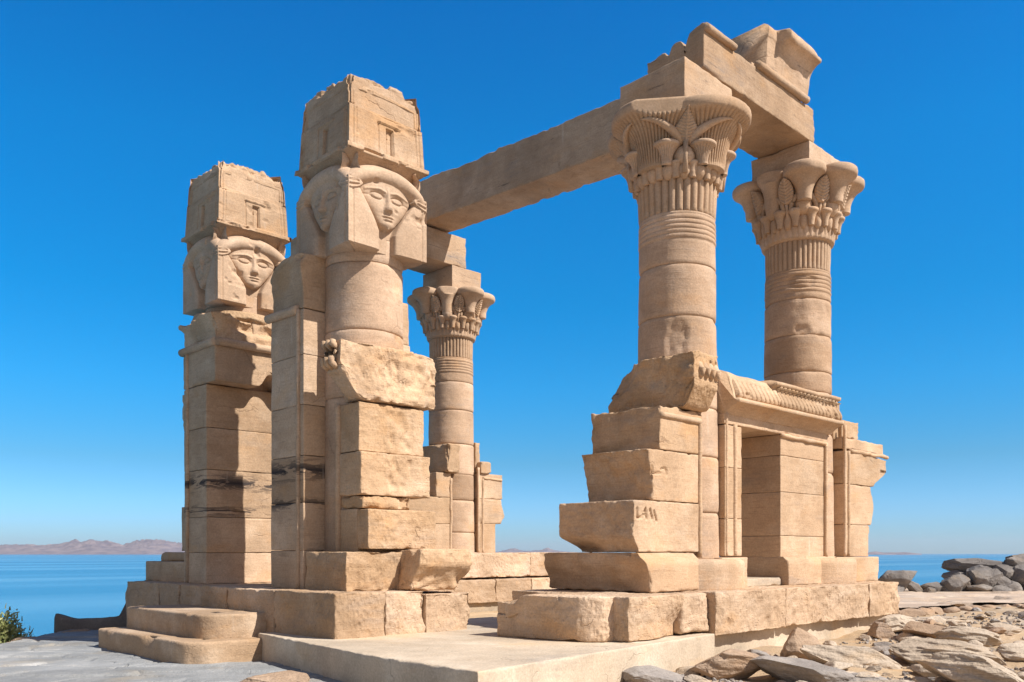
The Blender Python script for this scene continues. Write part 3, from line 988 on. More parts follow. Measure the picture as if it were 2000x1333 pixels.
def naos_n(S, T, seed):
    A = np.abs(S)
    half = 0.625 - 0.05 * T
    n = half.copy()
    n = n - 0.02 * (T > 0.60)
    n = n - 0.016 * np.exp(-((T - 0.60 - 0.02 * np.sin(S * 5 + seed)) / 0.010) ** 2)
    n = n - 0.016 * (np.abs(A - (half - 0.065)) < 0.012) * (T > 0.07)
    n = n - 0.014 * (np.abs(A - (half - 0.115)) < 0.008) * (T > 0.07) * (T < 0.58)
    pan = (A < half - 0.10) & (T > 0.62) & (T < 0.86)
    n = n - 0.028 * pan
    so = 0.03
    door = (S > so - 0.045) & (S < so + 0.075) & (T > 0.10) & (T < 0.44)
    n = n - 0.10 * door
    fig = (ell(S, T, so + 0.01, 0.35, 0.035, 0.045) < 1) | ((np.abs(S - so - 0.005) < 0.035) & (T < 0.31) & (T > 0.10))
    n = n + 0.065 * (door & fig)
    n = n - 0.02 * (np.abs(S - (so - 0.175)) < 0.010) * (T > 0.08) * (T < 0.50)
    n = n + 0.022 * (np.abs(T - 0.505) < 0.012) * (S > so - 0.16) * (S < so + 0.2)
    lip = sstep(0.075, 0.055, T)
    n = n + 0.045 * lip
    P = np.stack([S.ravel() * 4 + seed * 3, T.ravel() * 4, n.ravel() * 4 + seed], 1)
    nz = fbm(P, 4, seed + 4).reshape(S.shape)
    brk = np.clip(fbm(P * 0.9 + 5, 3, seed + 7).reshape(S.shape) - 0.30, 0, 1) * (0.10 + 0.15 * sstep(0.82, 1.0, T))
    top = sstep(0.90, 1.0, T) * (0.03 + 0.05 * np.abs(fbm(P * 2 + 2, 3, seed + 9).reshape(S.shape)))
    lipb = lip * np.clip(fbm(P * 1.3 + 8, 3, seed + 13).reshape(S.shape) - 0.1, 0, 1) * 0.25
    return n + nz * 0.007 - brk - top - lipb

def hathor_column(x, y, seed, label, dz=0.0):
    root = thing('hathor_column', (x, y, 0.5), label, 'column')
    make_shaft(x + 0.06, y + 0.03, 0.55, 5.30, 0.56, 0.545, root, [3.15, 4.06, 4.98], seed, chips=[(radians(290), 4.0, 0.12, 0.06, 0.06)])
    m = MB()
    lathe(m, x + 0.04, y + 0.02, [(0.54, 5.28), (0.50, 5.34), (0.47, 5.42), (0.47, 6.3)], 64)
    rbox(m, x - 0.47, x + 0.47, y - 0.47, y + 0.47, 5.70, 6.28, r=0.05, res=0.1, chip=0)
    cap = m.build('capital', CARVE, root)
    for k in range(4):
        m = MB(); side_panel(m, x, y, k, lambda T: 0 * T + 0.645, 5.08, 1.19, head_n, 150, 150, seed + k * 3)
        m.build('carved_head', CARVE, cap)
    m = MB()
    # concave plate under the shrine block
    pr = smoothprof([(0.47, 6.12), (0.52, 6.20), (0.59, 6.27), (0.635, 6.305)], 6)
    n = len(pr); V = []
    for r_, z_ in pr + [(0.635, 6.33), (0.3, 6.33)]:
        for j in range(40):
            t = j / 10; kq = int(t); fr = (t - kq) * 2 - 1
            c = [(fr, -1), (1, fr), (-fr, 1), (-1, -fr)][kq]
            V.append((x + c[0] * r_, y + c[1] * r_, z_))
    F = []
    for i in range(n + 1):
        for j in range(40):
            j2 = (j + 1) % 40
            F.append([i * 40 + j, i * 40 + j2, (i + 1) * 40 + j2, (i + 1) * 40 + j])
    m.add(V, F)
    rbox(m, x - 0.555, x + 0.555, y - 0.555, y + 0.555, 6.31, 7.33, r=0.04, res=0.04, amp=0.012, chip=1.2, seed=seed + 3, rough={'+z': 0.22})
    ab = m.build('shrine_block', SAND, root)
    for k in range(4):
        m = MB(); side_panel(m, x, y, k, lambda T: 0.625 - 0.05 * T + 0.045 * sstep(0.075, 0.055, T), 6.305, 1.09, naos_n, 130, 120, seed + k * 5, ragged=seed + 11)
        m.build('shrine_relief', SAND, ab)
    for o_ in (cap, ab):
        o_.location.z += dz
    return root

hathor_column(AX, AY, 61, 'near column with carved cow eared heads, in front of the long roof beam', 0.02)
hathor_column(BX, BY, 83, 'leftmost column with carved cow eared heads under a block, above the broken lintel', 0.03)

# ------------------------------------------------------------------ masonry helpers
def seg_dist(X, Z, a, b):
    ax, az = a; bx, bz = b
    dx, dz = bx - ax, bz - az
    t = np.clip(((X - ax) * dx + (Z - az) * dz) / (dx * dx + dz * dz + 1e-12), 0, 1)
    return np.hypot(X - ax - t * dx, Z - az - t * dz)

def carve(strokes, face_y, depth=0.03, w=0.010):
    def post(P):
        m = np.abs(P[:, 1] - face_y) < 0.05
        d = np.full(len(P), 9.0)
        for st in strokes:
            for a, b_ in zip(st[:-1], st[1:]):
                d = np.minimum(d, seg_dist(P[:, 0], P[:, 2], a, b_))
        P = P.copy()
        P[:, 1] += np.where(m, depth * np.exp(-(d / w) ** 2), 0)
        return P
    return post

def pecks(ax, lo, hi, freq=15.0, depth=0.035, seed=1, sgn=1):
    """chisel-pecked pits in the middle of a joint face (ax = axis index of the face normal)"""
    oth = [a for a in range(3) if a != ax]
    def post(P):
        n = vnoise(P * np.array([freq, freq, freq * 0.62]) + seed, seed)
        w = np.ones(len(P))
        for a, l, h in zip(oth, lo, hi):
            w *= sstep(l - 0.04, l + 0.06, P[:, a]) * sstep(h + 0.04, h - 0.06, P[:, a])
        big = sstep(-0.25, 0.2, fbm(P * 2.2 + seed, 2, seed + 4))
        P = P.copy()
        P[:, ax] += sgn * w * big * depth * np.clip(n + 0.25, 0, 1)
        return P
    return post

def slant(fn):
    return fn

# ------------------------------------------------------------------ front wall: near part beside the near carved column
YW = 7.05        # outer plane of the side wall (faces the sun)
XW = 6.60        # outer plane of the front wall (faces the steps)

t = thing('screen_wall', (7.1, 9.9, 0.53), 'broken front wall end of rough stepped blocks below the near carved head column', 'wall')
m = MB()
rbox(m, XW, 7.72, 9.70, 10.2, 1.06, 1.63, res=0.05, rough={'-y': 0.03})
rbox(m, XW + 0.01, 7.74, 9.46, 10.2, 1.10, 1.62, r=0.03, res=0.026, chip=1.6, rough={'-y': 0.035}, post=pecks(1, (6.95, 1.15), (7.6, 1.58), seed=4))
rbox(m, XW + 0.02, 7.42, 9.62, 10.2, 1.635, 1.80, r=0.04, res=0.04, chip=1.6, rough={'-y': 0.10})
rbox(m, XW - 0.01, 7.75, 9.60, 10.2, 1.81, 2.38, r=0.02, res=0.026, chip=0.8, rough={'-y': 0.02}, post=pecks(1, (6.98, 1.9), (7.6, 2.33), seed=9))
rbox(m, XW, 7.68, 9.66, 10.2, 2.39, 3.03, r=0.015, res=0.026, chip=0.5, rough={'-y': 0.015}, post=pecks(1, (6.95, 2.45), (7.5, 2.98), seed=15))
m.build('wall', BROKEN, t)
m = MB()
bar(m, (XW - 0.005, 10.14, 1.04), (XW - 0.005, 10.14, 3.04), 0.045, 0.006)
m.build('torus_moulding', WALL, t)
m = MB()
# (the recess behind the jamb is closed by the wall core)
rbox(m, 6.72, 7.68, 10.1, 10.7, 1.0, 3.76, r=0.01, res=0.1)
# broken cornice block with a scrap of its serpent frieze on the shaded side
def corn_post(P):
    P = P.copy()
    # hollow under the front edge: the cavetto
    w = sstep(6.72, 6.25, P[:, 0])
    lift = 0.36 * w ** 1.4 * sstep(3.55, 3.05, P[:, 2])
    P[:, 2] += lift
    P[:, 2] -= 0.12 * sstep(7.5, 7.9, P[:, 0]) * (P[:, 2] > 3.4) * 0.3
    P[:, 1] -= 0.05 * np.clip(fbm(P * 4, 3, 5), -0.2, 1)
    return P
rbox(m, 6.66, 7.80, 9.94, 10.75, 3.06, 3.76, r=0.03, res=0.06)
rbox(m, 6.30, 7.86, 9.62, 9.98, 3.06, 3.80, r=0.03, res=0.026, chip=1.4, amp=0.012, rough={'-y': 0.05, '+x': 0.10, '+y': 0.05}, post=lambda P: corn_post(pecks(1, (6.9, 3.15), (7.9, 3.62), seed=23, depth=0.045)(P)))
cb = m.build('cornice', BROKEN, t)
m = MB()
for k in range(3):
    y = 9.73 + k * 0.10
    tube(m, [(6.31, y, 3.45), (6.23, y, 3.50), (6.23, y, 3.56), (6.29, y, 3.64), (6.30, y, 3.70), (6.24, y, 3.75), (6.25, y, 3.80)], [0.042, 0.042, 0.045, 0.042, 0.04, 0.046, 0.035], 9, 0.012, seed=k)
m.build('serpent_frieze', WALL, cb)
m = MB()
rbox(m, 6.30, 7.75, 9.50, 10.49, 0.54, 1.06, r=0.02, res=0.045, chip=1.2, amp=0.014, rough={'-y': 0.05, '-x': 0.015})
m.build('plinth', BROKEN, t)

o = MB()
def loose_post(P):
    P = P.copy()
    c = np.array([7.55, 9.3, 0.55])
    Q = P - c
    a = radians(-14)
    P[:, 1] = c[1] + Q[:, 1]
    # undercut lower front
    und = sstep(0.92, 0.62, P[:, 2]) * sstep(9.6, 9.1, P[:, 1])
    P[:, 1] += 0.34 * und * (0.7 + 0.5 * fbm(P * 3, 3, 3))
    P[:, 0] += 0.10 * (P[:, 2] - 0.8) + 0.06 * fbm(P * 2.2, 2, 8)
    return P
rbox(o, 7.12, 8.02, 9.02, 9.75, 0.545, 1.10, r=0.07, res=0.035, chip=2.0, amp=0.02, post=loose_post, rough={'-y': 0.05})
tag(o.build('broken_block', BROKEN), 'loose undercut block lying at the foot of the near broken wall end', 'stone block', kind='thing')

# ---------- door jambs of the front gate
t = thing('door_jamb', (6.9, 10.95, 0.55), 'right jamb of the front gate, tall pier with a moulding stub near its top', 'door jamb')
m = MB()
zj = [0.55, 1.08, 1.73, 2.37, 3.06, 3.74, 4.36]
for a, b_ in zip(zj[:-1], zj[1:]):
    rbox(m, 6.28 + random.Random(int(a * 100)).uniform(-0.006, 0.006), 7.62, 10.50, 11.37, a + 0.003, b_ - 0.003, r=0.006, res=0.07, chip=0.35)
rbox(m, 7.40, 7.71, 10.02, 11.30, 0.55, 3.2, r=0.01, res=0.09)
rbox(m, 7.40, 7.72, 10.02, 11.30, 3.2, 4.0, r=0.01, res=0.09)
rbox(m, 7.40, 7.70, 10.02, 11.30, 4.0, 4.60, r=0.02, res=0.07, chip=0.8)
m.build('wall', JAMB, t)
m = MB()
def jtop(P):
    P = P.copy()
    # cavetto left and front: flare outwards to the top
    f = sstep(4.5, 5.1, P[:, 2])
    P[:, 0] -= 0.06 * f * sstep(6.6, 6.3, P[:, 0])
    P[:, 2] -= 0.20 * sstep(11.15, 11.4, P[:, 1]) * f + 0.10 * sstep(10.8, 11.3, P[:, 1]) * f
    return P
rbox(m, 6.28, 7.3, 10.50, 11.30, 4.37, 5.12, r=0.03, res=0.05, chip=1.5, post=jtop, rough={'+y': 0.06})
m.build('cornice', JAMB, t)
m = MB()
bar(m, (6.27, 10.62, 0.56), (6.27, 10.62, 4.36), 0.032, 0.012)
bar(m, (6.265, 10.62, 4.36), (6.25, 11.42, 4.37), 0.062, 0.006)
m.build('torus_moulding', JAMB, t)

t = thing('door_jamb', (6.9, 13.8, 0.55), 'left jamb of the front gate with a broken lintel and dark stains', 'door jamb')
m = MB()
zj = [0.55, 1.05, 1.62, 2.38, 3.05, 3.74]
for a, b_ in zip(zj[:-1], zj[1:]):
    rbox(m, 6.28 + random.Random(int(a * 90)).uniform(-0.006, 0.006), 8.05, 13.42 + random.Random(int(a * 77)).uniform(0, 0.012), 14.25, a + 0.003, b_ - 0.003, r=0.006, res=0.07, chip=0.3)
rbox(m, 7.0, 7.85, 13.30, 13.9, 4.36, 4.9, r=0.05, res=0.06, chip=1.5)
m.build('wall', JAMB, t)
def lint(P):
    P = P.copy()
    w = sstep(7.0, 7.18, P[:, 0]) * sstep(7.55, 7.3, P[:, 0]) * sstep(13.75, 13.3, P[:, 1])
    P[:, 2] += 0.20 * w * sstep(4.1, 3.75, P[:, 2]) * (0.8 + 0.6 * fbm(P * 5, 2, 5))
    return P
m = MB()
rbox(m, 6.27, 8.0, 13.10, 14.26, 3.75, 4.34, r=0.02, res=0.045, chip=0.9, post=lint, rough={'-y': 0.015})
m.build('lintel', JAMB, t)
m = MB()
bar(m, (6.26, 13.07, 4.36), (6.26, 14.30, 4.36), 0.065, 0.005)
bar(m, (6.26, 13.07, 4.36), (7.75, 13.07, 4.36), 0.065, 0.005)
bar(m, (6.27, 14.10, 0.56), (6.27, 14.10, 4.34), 0.035, 0.01)
m.build('torus_moulding', JAMB, t)
m = MB()
def ltop(P):
    P = P.copy()
    f = sstep(4.5, 4.95, P[:, 2])
    P[:, 0] -= 0.20 * f * sstep(6.7, 6.3, P[:, 0])
    P[:, 1] -= 0.20 * f * sstep(13.5, 13.1, P[:, 1])
    P[:, 2] -= 0.16 * sstep(13.5, 13.1, P[:, 1]) * f * sstep(7.2, 7.6, P[:, 0])
    # hollow broken out under the top edge
    h = sstep(4.55, 4.66, P[:, 2]) * sstep(5.1, 4.9, P[:, 2]) * sstep(6.5, 6.8, P[:, 0]) * sstep(7.6, 7.3, P[:, 0]) * sstep(13.5, 13.2, P[:, 1])
    P[:, 1] += 0.22 * h
    return P
rbox(m, 6.30, 7.65, 13.14, 14.30, 4.42, 4.80, r=0.03, res=0.045, chip=2.2, post=ltop, rough={'-y': 0.06, '+z': 0.1, '+x': 0.1})
lathe(m, BX, BY, dense([(0.60, 4.60), (0.70, 4.74), (0.74, 4.86), (0.70, 4.97), (0.62, 5.0), (0.3, 5.0)], 0.03), 90, shaft_fn(BX, BY, (), 91, amp=0.03, chips=[(radians(250), 4.7, 0.7, 0.15, 0.1)]))
m.build('cornice', BROKEN, t)

t = thing('screen_wall', (7.0, 15.4, 0.55), 'front wall remains left of the leftmost column, mostly hidden behind the left jamb', 'wall')
m = MB()
rbox(m, XW + 0.03, 7.7, 14.3, 15.15, 1.08, 1.85, res=0.09, r=0.02)
rbox(m, XW + 0.03, 7.7, 14.3, 14.75, 1.86, 3.1, res=0.09, r=0.02)
rbox(m, 6.45, 7.7, 14.3, 14.72, 3.1, 3.75, res=0.06, r=0.05, chip=2)
m.build('wall', WALL, t)
m = MB()
rbox(m, 6.30, 7.9, 14.3, 15.9, 0.55, 0.90, res=0.09, r=0.03)
rbox(m, 6.45, 7.9, 14.3, 15.6, 0.90, 1.06, res=0.09, r=0.03)
m.build('plinth', WALL, t)

# ------------------------------------------------------------------ side wall, near part: stepped broken courses left of the near papyrus column
t = thing('screen_wall', (10.0, 7.6, 0.53), 'stepped broken side wall left of the near papyrus column, its blocks scratched with letters', 'wall')
def tilt(P):
    P = P.copy()
    P[:, 0] -= 0.14 * (P[:, 2] - 1.75) / 0.67 * sstep(9.9, 9.4, P[:, 0])
    P[:, 0] += 0.05 * np.sin((P[:, 2] - 1.75) / 0.67 * pi) * sstep(9.9, 9.5, P[:, 0])
    return P
L1 = [[(9.121, 1.627), (9.129, 1.503), (9.218, 1.513)], [(9.226, 1.513), (9.3, 1.633), (9.321, 1.495)], [(9.247, 1.548), (9.312, 1.55)], [(9.395, 1.624), (9.445, 1.499)], [(9.479, 1.601), (9.538, 1.476)]]
L2 = [[(9.487, 2.199), (9.479, 2.097), (9.636, 2.12)], [(9.645, 2.166), (9.731, 2.19), (9.774, 2.154), (9.766, 2.097)]]
def under(P):
    P = P.copy()
    w = sstep(1.30, 1.06, P[:, 2])
    P[:, 0] += w * sstep(9.6, 9.0, P[:, 0]) * (0.10 + 0.26 * sstep(7.5, 8.2, P[:, 1]))
    P[:, 1] -= 0.12 * w * sstep(8.0, 8.4, P[:, 1])
    return carve(L1, YW, 0.065, 0.0115)(P)
m = MB()
rbox(m, 9.04, 10.62, YW, 8.36, 1.06, 1.735, r=0.014, res=0.0145, chip=0.6, post=under, rough={'-x': 0.06}, amp=0.007)
rbox(m, 9.46, 10.62, YW + 0.004, 8.20, 1.745, 2.425, r=0.014, res=0.017, chip=0.6, post=lambda P: tilt(carve(L2, YW + 0.004, 0.045, 0.011)(P)), rough={'-x': 0.06}, amp=0.007)
rbox(m, 9.60, 10.62, YW + 0.002, 8.24, 2.435, 3.03, r=0.02, res=0.04, chip=0.5, rough={'-x': 0.06, '+z': 0.05})
rbox(m, 9.70, 10.6, 8.0, 8.30, 2.44, 2.95, r=0.04, res=0.05, chip=1.2)
m.build('wall', WALL, t)
m = MB()
bar(m, (9.62, YW + 0.006, 2.90), (10.56, YW + 0.006, 2.90), 0.045, 0.005)
bar(m, (10.55, YW + 0.006, 0.98), (10.55, YW + 0.006, 2.93), 0.037, 0.005)
m.build('torus_moulding', WALL, t)
m = MB()
rbox(m, 9.12, 10.4, 6.88, 8.70, 0.535, 1.05, r=0.03, res=0.05, chip=1.2, rough={'-x': 0.05},
     post=lambda P: np.stack([P[:, 0] + 0.12 * sstep(0.95, 0.6, P[:, 2]) * sstep(9.6, 9.1, P[:, 0]) - 0.04, P[:, 1] + 0.14 * sstep(0.90, 1.05, P[:, 2]) * sstep(7.2, 6.9, P[:, 1]), P[:, 2]], 1))
m.build('plinth', WALL, t)
def c4post(P):
    P = P.copy()
    # ragged slope on the left, cavetto underneath the front edge
    left = sstep(10.45, 10.0, P[:, 0])
    P[:, 2] -= 0.10 * sstep(7.8, 8.3, P[:, 1]) * (P[:, 2] > 3.4)
    P[:, 0] += 0.34 * sstep(7.7, 8.4, P[:, 1]) * sstep(3.2, 3.7, P[:, 2])
    w = sstep(7.02, 6.78, P[:, 1])
    P[:, 2] += 0.30 * w * sstep(3.5, 3.05, P[:, 2])
    return P
m = MB()
rbox(m, 10.06, 10.66, 6.82, 8.30, 3.04, 3.80, r=0.04, res=0.032, chip=1.6, amp=0.014, post=c4post, rough={'-x': 0.09, '+z': 0.05})
cb = m.build('cornice', BROKEN, t)
m = MB()
def serpents(m, x0, x1, pitch, y, heads_from=None, seed=1):
    n = int((x1 - x0) / pitch)
    rg = random.Random(seed)
    for k in range(n):
        x = x0 + (k + 0.5) * pitch
        j = rg.uniform(-0.004, 0.004)
        tube(m, [(x, y + 0.02, 3.475), (x + j, y - 0.035, 3.50), (x, y - 0.045, 3.545), (x, y - 0.005, 3.60), (x, y + 0.035, 3.66), (x, y + 0.05, 3.71)],
             [pitch * 0.46, pitch * 0.5, pitch * 0.52, pitch * 0.5, pitch * 0.46, pitch * 0.36], 9, 0.006, seed=k + seed)
        if heads_from is not None and x > heads_from:
            tube(m, [(x, y + 0.03, 3.66), (x, y - 0.02, 3.71), (x, y + 0.0, 3.745), (x, y + 0.05, 3.76)], [pitch * 0.22, pitch * 0.33, pitch * 0.26, pitch * 0.1], 8, 0.006, seed=k)
serpents(m, 10.16, 10.66, 0.125, 6.85, heads_from=10.4, seed=5)
m.build('serpent_frieze', WALL, cb)

# ------------------------------------------------------------------ side doorway between the two near papyrus columns
t = thing('doorway_wall', (12.8, 7.6, 0.53), 'wall with a small dark doorway and serpent frieze between two tall columns', 'wall')
YD = 7.03
m = MB()
for a, b_ in zip([1.0, 1.55, 2.30], [1.55, 2.30, 2.92]):
    rbox(m, 11.16, 11.615, YD, 8.15, a + 0.002, b_ - 0.002, r=0.005, res=0.07, chip=0.3)
m.build('door_jamb', WALL, t)
m = MB()
for a, b_ in zip([0.98, 1.32, 2.02, 2.60], [1.32, 2.02, 2.60, 2.93]):
    rbox(m, 12.80, 14.36, YD + 0.02, 8.15, a + 0.002, b_ - 0.002, r=0.005, res=0.07, chip=0.3)
m.build('wall', WALL, t)
m = MB()
rbox(m, 11.16, 12.28, YD + 0.006, 8.15, 2.935, 3.10, r=0.012, res=0.06, chip=0.5)
rbox(m, 12.285, 14.36, YD + 0.010, 8.15, 2.935, 3.10, r=0.018, res=0.06, chip=0.9)
m.build('lintel', WALL, t)
for p_, q_, r_, n_ in [((11.43, YD + 0.006, 1.0), (11.43, YD + 0.006, 2.95), 0.04, 0.005), ((11.21, YD + 0.008, 1.0), (11.21, YD + 0.008, 3.1), 0.028, 0.003)]:
    m = MB(); bar(m, p_, q_, r_, n_); m.build('torus_moulding', WALL, t)
m = MB()
bar(m, (14.29, YD + 0.0, 0.98), (14.29, YD + 0.0, 2.92), 0.037, 0.005)
bar(m, (12.80, YD + 0.005, 2.91), (14.30, YD + 0.005, 2.90), 0.035, 0.016)
m.build('torus_moulding', WALL, t)
m = MB()
prof = smoothprof([(0.0, 3.08), (0.025, 3.115), (0.09, 3.17), (0.18, 3.215), (0.215, 3.225)], 5) + [(0.225, 3.23), (0.225, 3.285), (0.14, 3.29), (0.12, 3.40), (0.08, 3.52)]
top = lambda x: 0.0
def ftop(A, D, Z):
    w = (Z > 3.56)
    return D, Z + w * (0.02 * fbm(np.stack([A.ravel() * 2.5, 0 * A.ravel(), 0 * A.ravel()], 1), 3, 4).reshape(A.shape))
profb = prof + [(0.10, 3.615), (0.17, 3.635), (0.175, 3.685), (0.08, 3.72), (-0.25, 3.74)]
profa = prof + [(0.07, 3.60), (0.0, 3.68), (-0.1, 3.72), (-0.25, 3.74)]
extrude(m, profa, 'x', 11.17, 12.35, -1, YD, 7.75, fn=ftop, seed=2, endjit=0.03)
extrude(m, profb, 'x', 12.34, 14.50, -1, YD, 7.75, fn=ftop, seed=7)
cb = m.build('cornice', WALL, t)
m = MB()
def frieze(m, x0, x1, y, heads, seed=3, pitch=0.1255):
    pr = smoothprof([(0.15, 3.286), (0.185, 3.32), (0.195, 3.37), (0.17, 3.44), (0.12, 3.52), (0.095, 3.57)], 4)
    pr += [(0.10, 3.585), (0.10, 3.60), (0.10, 3.62), (0.10, 3.645)] if heads else [(0.06, 3.60), (0.02, 3.62)]
    def fn(A, D, Z):
        tt = (Z - 3.29) / 0.28
        ph = ((A - x0) / pitch + 0.30 * np.sin(tt * 2.6)) % 1.0
        e = np.abs(ph - 0.5) * 2
        g = np.where(e > 0.84, 0.045, 0.012 * e ** 3)
        D2 = D - g * (Z > 3.288) * (Z < 3.582)
        if heads:
            hd = (Z >= 3.582)
            k = np.where(e < 0.45, 0.07, -0.11)
            D2 = np.where(hd & (Z < 3.64), D + k, D2)
        P = np.stack([A.ravel() * 4, Z.ravel() * 6, 0 * A.ravel() + seed], 1)
        w = np.clip(fbm(P, 3, seed).reshape(A.shape) - 0.25, 0, 1)
        return D2 - 0.18 * w, Z
    extrude(m, pr, 'x', x0, x1, -1, y, 7.5, res=pitch / 8, fn=fn, seed=seed)
frieze(m, 11.24, 12.45, YD, False, 3)
frieze(m, 12.45, 14.50, YD, True, 6)
m.build('serpent_frieze', WALL, cb)
m = MB()
rbox(m, 10.9, 11.60, 6.92, 8.2, 0.535, 0.98, r=0.02, res=0.07)
m.build('plinth', WALL, t)
m = MB()
rbox(m, 12.79, 14.6, 6.90, 8.2, 0.535, 0.99, r=0.025, res=0.07, post=lambda P: np.stack([P[:, 0], P[:, 1] + 0.10 * sstep(0.90, 1.0, P[:, 2]) * sstep(7.1, 6.9, P[:, 1]), P[:, 2]], 1))
m.build('plinth', WALL, t)
m = MB()
rbox(m, 11.61, 12.78, 7.02, 8.1, 0.535, 0.66, r=0.02, res=0.07, chip=0.8)
m.build('sill', SLAB, t)

t = thing('screen_wall', (15.6, 7.6, 0.53), 'rightmost broken end of the side wall with a jutting moulded block near its top', 'wall')
m = MB()
rbox(m, 15.02, 16.02, YW, 8.15, 0.98, 1.55, r=0.02, res=0.06, chip=1.2, rough={'+x': 0.08})
def bulge_(P):
    P = P.copy()
    P[:, 0] += 0.12 * np.sin((P[:, 2] - 1.55) / 0.72 * pi) * sstep(15.7, 16.1, P[:, 0])
    return P
rbox(m, 15.02, 16.12, YW + 0.003, 8.15, 1.555, 2.27, r=0.02, res=0.05, chip=1.0, post=bulge_, rough={'+x': 0.06})
def jut(P):
    P = P.copy()
    P[:, 0] -= 0.55 * sstep(2.65, 2.28, P[:, 2]) ** 1.3 * sstep(15.8, 16.7, P[:, 0])
    P[:, 2] -= 0.06 * sstep(16, 16.8, P[:, 0]) * (P[:, 2] > 2.6)
    return P
rbox(m, 15.02, 16.80, YW, 8.15, 2.275, 2.86, r=0.02, res=0.045, chip=0.9, post=jut, rough={'+x': 0.06})
rbox(m, 15.02, 16.72, YW + 0.03, 8.15, 2.90, 3.10, r=0.03, res=0.05, chip=1.2)
rbox(m, 15.10, 15.75, YW + 0.08, 8.1, 3.10, 3.42, r=0.05, res=0.045, chip=2.2, rough={'+x': 0.1})
rbox(m, 14.90, 15.15, YW + 0.14, 8.0, 3.05, 3.72, r=0.05, res=0.045, chip=2.2)
m.build('wall', WALL, t)
m = MB()
bar(m, (15.20, YW + 0.006, 0.98), (15.20, YW + 0.006, 2.86), 0.037, 0.006)
bar(m, (15.05, YW + 0.0, 0.98), (15.05, YW + 0.0, 3.3), 0.03, 0.004)
bar(m, (15.25, YW + 0.006, 2.875), (16.85, YW + 0.006, 2.86), 0.037, 0.022)
m.build('torus_moulding', WALL, t)
m = MB()
rbox(m, 14.5, 16.18, 6.93, 8.2, 0.535, 0.975, r=0.03, res=0.07)
m.build('plinth', WALL, t)

# ------------------------------------------------------------------ far side wall (seen from inside): stubs beside the far column and the low wall under it
YF = 16.55
t = thing('screen_wall', (13.4, 17.0, 0.6), 'stepped wall stub left of the far papyrus column with dark shaded block ends', 'wall')
m = MB()
rbox(m, 12.55, 14.0, YF, 17.6, 1.04, 1.75, r=0.015, res=0.09)
rbox(m, 12.60, 14.0, YF, 17.6, 1.755, 2.40, r=0.015, res=0.09)
rbox(m, 13.54, 14.0, YF, 17.75, 2.405, 3.0, r=0.03, res=0.06, chip=1.4, rough={'-x': 0.04})
rbox(m, 13.80, 14.2, YF - 0.12, 17.75, 3.02, 3.72, r=0.06, res=0.05, chip=2.0, rough={'-x': 0.05, '-y': 0.08})
m.build('wall', WALL, t)
m = MB()
bar(m, (14.0, YF + 0.006, 1.04), (14.0, YF + 0.006, 2.88), 0.04, 0.014)
m.build('torus_moulding', WALL, t)
t = thing('screen_wall', (15.2, 17.0, 0.6), 'sunlit wall stub right of the far papyrus column with a bulging broken edge', 'wall')
m = MB()
rbox(m, 14.93, 15.50, YF, 17.6, 1.04, 1.79, r=0.015, res=0.07)
rbox(m, 14.93, 15.74, YF + 0.003, 17.6, 1.795, 2.42, r=0.02, res=0.05, chip=1.2, rough={'+x': 0.05},
     post=lambda P: np.stack([P[:, 0] + 0.10 * np.exp(-((P[:, 2] - 2.02) / 0.14) ** 2) * sstep(15.4, 15.7, P[:, 0]), P[:, 1], P[:, 2]], 1))
rbox(m, 14.93, 15.74, YF, 17.6, 2.425, 3.06, r=0.012, res=0.07)
rbox(m, 14.95, 15.30, YF - 0.06, 17.5, 3.06, 3.36, r=0.05, res=0.05, chip=1.8)
rbox(m, 14.90, 15.06, YF + 0.1, 17.5, 3.2, 3.85, r=0.05, res=0.05, chip=1.8)
m.build('wall', WALL, t)
m = MB()
bar(m, (15.06, YF + 0.006, 1.04), (15.06, YF + 0.006, 2.93), 0.037, 0.01)
bar(m, (14.90, YF - 0.01, 1.04), (14.90, YF - 0.01, 3.2), 0.03, 0.004)
bar(m, (15.06, YF + 0.006, 2.95), (15.72, YF + 0.006, 2.93), 0.035, 0.014)
m.build('torus_moulding', WALL, t)

t = thing('low_wall', (14.5, 16.9, -0.42), 'long low wall of two rough courses along the far side of the ruin', 'wall')
def blocks(m, x0, xs, y0, y1, z0, z1, **kw):
    x = x0
    for w in xs:
        rbox(m, x + 0.004, x + w - 0.004, y0 + random.Random(int(x * 100)).uniform(-0.02, 0.02), y1, z0, z1 + random.Random(int(x * 70)).uniform(-0.012, 0.006), **kw)
        x += w
m = MB()
blocks(m, 9.3, [1.6, 1.7, 1.2, 2.55, 1.5, 1.4], 16.12, 17.9, 0.44, 1.055, r=0.03, res=0.05, chip=0.9, amp=0.016, rough={'-y': 0.03})
m.build('upper_course', PLAT, t)
m = MB()
blocks(m, 9.0, [1.8, 1.5, 1.25, 1.35, 1.25, 1.3, 1.5, 1.2], 15.88, 17.9, -0.17, 0.39, r=0.04, res=0.05, chip=1.0, amp=0.018, rough={'-y': 0.035})
m.build('lower_course', PLAT, t)
m = MB()
rbox(m, 9.0, 19.2, 16.0, 17.9, -0.5, -0.16, r=0.03, res=0.12)
m.build('footing', SLAB, t)

